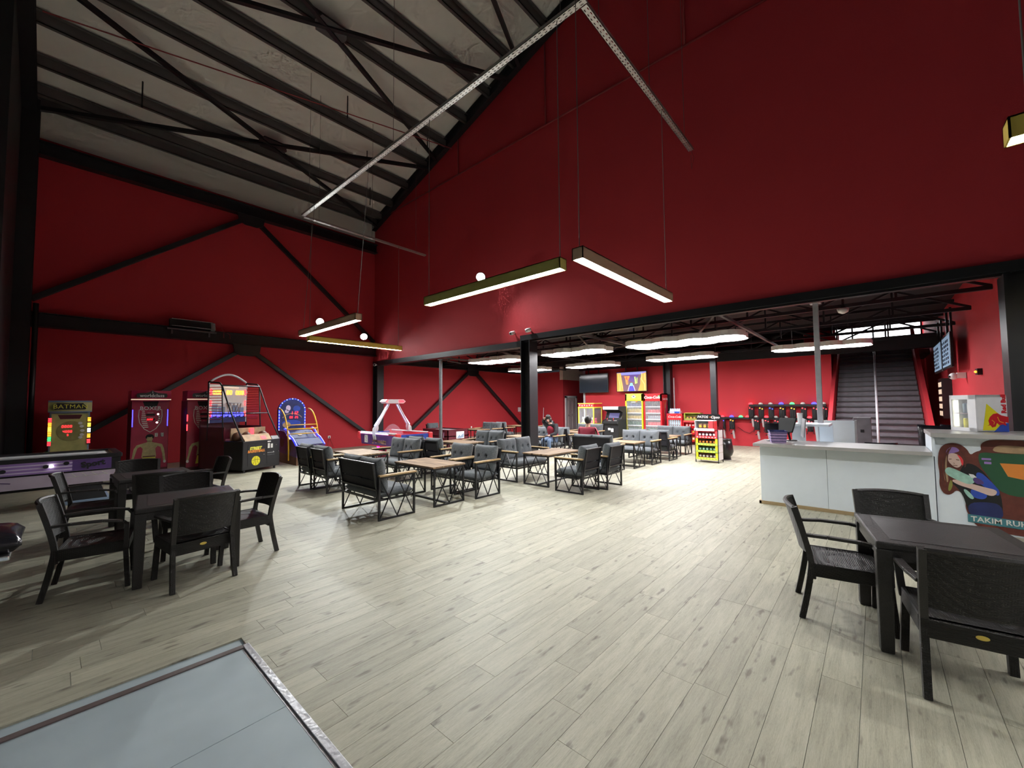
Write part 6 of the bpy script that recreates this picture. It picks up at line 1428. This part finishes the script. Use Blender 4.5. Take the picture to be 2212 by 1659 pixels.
def person(loc, rz, label, P, hair, jacket, arms_mat, legs=True, collar=None):
    """P: joint name -> (position, radius), facing +X, seat height origin on the floor"""
    E = [('hip', 'belly'), ('belly', 'chest'), ('chest', 'neck'), ('neck', 'chin'), ('chin', 'skull')]
    for s in 'LR':
        E += [('chest', 'sh'+s), ('sh'+s, 'el'+s), ('el'+s, 'wr'+s), ('wr'+s, 'pa'+s)]
        for f in range(5): E += [('pa'+s if f else 'wr'+s, f'f{f}a'+s), (f'f{f}a'+s, f'f{f}b'+s)]
        E += [('hip', 'th'+s), ('th'+s, 'kn'+s), ('kn'+s, 'an'+s), ('an'+s, 'to'+s)]
    for s in 'LR':
        w, p = V(P['wr'+s][0]), V(P['pa'+s][0]); d = (p-w).normalized(); side = d.cross(V((0, 0, 1)))
        side = (side.normalized() if side.length > .1 else V((0, 1, 0)))*(1 if s == 'L' else -1); bend = V(P.get('bend'+s, ((0, 0, -1), 0))[0])
        for f in range(5):
            if f == 0: a = w+d*.03+side*.035; b = a+d*.035+side*.015
            else: off = (f-2.5)*.020; a = p+d*.03-side*off; b = a+d*(.034, .040, .036, .028)[f-1]+bend*.014
            P[f'f{f}a'+s] = (tuple(a), .009); P[f'f{f}b'+s] = (tuple(b), .008)
    P = {k: v for k, v in P.items() if not k.startswith('bend')}
    thin = {'hip': .6, 'belly': .6, 'chest': .55, 'shL': .6, 'shR': .6, 'elL': .8, 'elR': .8, 'thL': .8, 'thR': .8, 'knL': .85, 'knR': .85}
    def slim(k):
        g = thin.get(k, 1); r = P[k][1]; return (P[k][0], (r[0]*g, r[1]*g) if isinstance(r, tuple) else r*g)
    o = skin_obj('person', {k: slim(k) for k in P}, E, 'hip', 'skin'); o.location = loc; o.rotation_euler = (0, 0, math.radians(rz))
    tag(o, label, 'person')
    grow = lambda k, g: (P[k][0], (P[k][1][0]+g, P[k][1][1]+g) if isinstance(P[k][1], tuple) else P[k][1]+g)
    J = {k: grow(k, .034) for k in ('hip', 'belly', 'chest')}; Ej = [('hip', 'belly'), ('belly', 'chest'), ('chest', 'nk')]
    n0, c0 = V(P['neck'][0]), V(P['chest'][0]); J['nk'] = (tuple(c0.lerp(n0, .72)), .074)
    for s in 'LR':
        for k in ('sh', 'el', 'wr'): J[k+s] = grow(k+s, .024 if k != 'sh' else .032)
        Ej += [('chest', 'sh'+s), ('sh'+s, 'el'+s), ('el'+s, 'wr'+s)]
    skin_obj('jacket', J, Ej, 'hip', arms_mat, o)
    if arms_mat != jacket:
        K = {k: grow(k, .046) for k in ('hip', 'belly', 'chest')}; K['nk'] = (tuple(c0.lerp(n0, .66)), .082)
        skin_obj('vest', K, [('hip', 'belly'), ('belly', 'chest'), ('chest', 'nk')], 'hip', jacket, o)
    Lg = {'hip': grow('hip', .012)}; El = []
    for s in 'LR':
        for k in ('th', 'kn', 'an'): Lg[k+s] = grow(k+s, .014)
        El += [('hip', 'th'+s), ('th'+s, 'kn'+s), ('kn'+s, 'an'+s)]
    skin_obj('jeans', Lg, El, 'hip', 'jeans', o)
    for s in 'LR':
        a, t_ = V(P['an'+s][0]), V(P['to'+s][0]); m = MB(); q = (t_-a).normalized(); c = a.lerp(t_, .5); m.ball((c.x, c.y, .045), .05, 10, sx=2.3, sy=.95, sz=.9); m.build('shoe', 'white_plastic', o, smooth=True)
    sk = V(P['skull'][0]); ch = V(P['chin'][0]); up = (sk-ch).normalized()
    fw = V(P.get('look', ((1, 0, 0), 0))[0]) if 'look' in P else V((1, 0, 0))
    return o, sk, ch, up
def face_and_hair(o, sk, ch, up, fw, length):
    fw = (V(fw)-up*V(fw).dot(up)).normalized(); sd = up.cross(fw)
    M = Matrix((fw, sd, up)).transposed().to_4x4(); M.translation = sk
    m = MB()
    def cap(a, b):      # hair shell: covers crown, back and sides, leaves the face open
        ph = -PI*.5+PI*b; th = 2*PI*a
        x, y, z = math.cos(ph)*math.cos(th), math.cos(ph)*math.sin(th), math.sin(ph)
        r = .104
        if x > .35 and z < .35: r = .060
        return (r*x*1.08-.012, r*y*.86, r*z*1.12+.012)
    m.sheet(cap, 20, 14)
    if length: m.ball((-.035, 0, -.06), .10, 12, sx=.95, sy=1.05, sz=1.3)
    xf(m, M).build('hair', 'hair', o, smooth=True)
    m = MB()
    for s in (-1, 1): m.ball((.083, s*.033, -.022), .011, 8)
    xf(m, M).build('eye', 'black_matt', o, smooth=True)
    m = MB(); m.add([(.085, -.013, -.05), (.085, .013, -.05), (.115, 0, -.052), (.088, 0, -.012)], [(0, 1, 2), (0, 2, 3), (1, 3, 2)]); xf(m, M).build('nose', 'skin', o)
    m = MB(); m.ball((.085, 0, -.078), .010, 8, sx=.6, sy=2.0, sz=.5); xf(m, M).build('mouth', 'pink', o, smooth=True)
    m = MB()
    for s in (-1, 1): m.ball((-.005, s*.083, -.025), .022, 8, sx=.8, sy=.4, sz=1.2)
    xf(m, M).build('ear', 'skin', o, smooth=True)
# person slumped on the sofa, head in the hand, phone in the other
A = {'hip': ((0, 0, .52), (.15, .12)), 'belly': ((.06, 0, .70), (.14, .11)), 'chest': ((.14, 0, .92), (.15, .11)), 'neck': ((.20, -.02, 1.06), .055), 'chin': ((.25, -.03, 1.13), .065), 'skull': ((.27, -.035, 1.21), (.085, .095)),
     'shL': ((.14, .19, .97), .062), 'elL': ((.24, .26, .72), .048), 'wrL': ((.42, .12, .66), .032), 'paL': ((.47, .08, .67), (.035, .018)),
     'shR': ((.12, -.19, .97), .062), 'elR': ((.10, -.36, 1.10), .048), 'wrR': ((.27, -.19, 1.19), .032), 'paR': ((.32, -.145, 1.215), (.018, .035)),
     'thL': ((.10, .10, .50), .088), 'knL': ((.46, .13, .52), .062), 'anL': ((.44, .12, .09), .042), 'toL': ((.60, .12, .04), .036),
     'thR': ((.10, -.10, .50), .088), 'knR': ((.45, -.14, .52), .062), 'anR': ((.36, -.12, .09), .042), 'toR': ((.52, -.13, .04), .036)}
o, sk, ch, up = person((11.08, 8.02, 0), 180, 'dark-haired person in black and red jacket and jeans, head propped on a hand', A, 'hair', 'jacket_red', 'jacket_black')
face_and_hair(o, sk, ch, up, (.9, .25, -.35), True)
t = thing('mobile_phone', 'small black phone held low by the person in jeans', 'phone', (10.56, 7.93, .705), 30)
MB().box(-.07, .07, -.036, .036, 0, .009).build('case', 'black_plastic', t, bevel=.003); MB().box(-.064, .064, -.032, .032, .009, .010).build('screen', 'menu_lit', t)
B = {'hip': ((0, 0, .53), (.16, .13)), 'belly': ((-.02, 0, .70), (.14, .12)), 'chest': ((.0, 0, .95), (.16, .12)), 'neck': ((.03, 0, 1.09), .058), 'chin': ((.055, 0, 1.16), .066), 'skull': ((.06, 0, 1.245), (.085, .095)),
     'shL': ((0, .20, 1.0), .066), 'elL': ((.10, .27, .76), .05), 'wrL': ((.34, .20, .70), .034), 'paL': ((.40, .18, .70), (.036, .018)),
     'shR': ((0, -.20, 1.0), .066), 'elR': ((.10, -.27, .76), .05), 'wrR': ((.34, -.20, .70), .034), 'paR': ((.40, -.18, .70), (.036, .018)),
     'thL': ((.12, .10, .51), .09), 'knL': ((.46, .13, .52), .064), 'anL': ((.42, .13, .09), .042), 'toL': ((.58, .13, .04), .036),
     'thR': ((.12, -.10, .51), .09), 'knR': ((.46, -.13, .52), .064), 'anR': ((.42, -.13, .09), .042), 'toR': ((.58, -.13, .04), .036)}
o, sk, ch, up = person((9.36, 5.70, 0), 0, 'person in a red shirt seen from behind, sitting on a two-seat sofa', B, 'hair', 'jacket_red', 'jacket_red')
face_and_hair(o, sk, ch, up, (1, 0, 0), False)
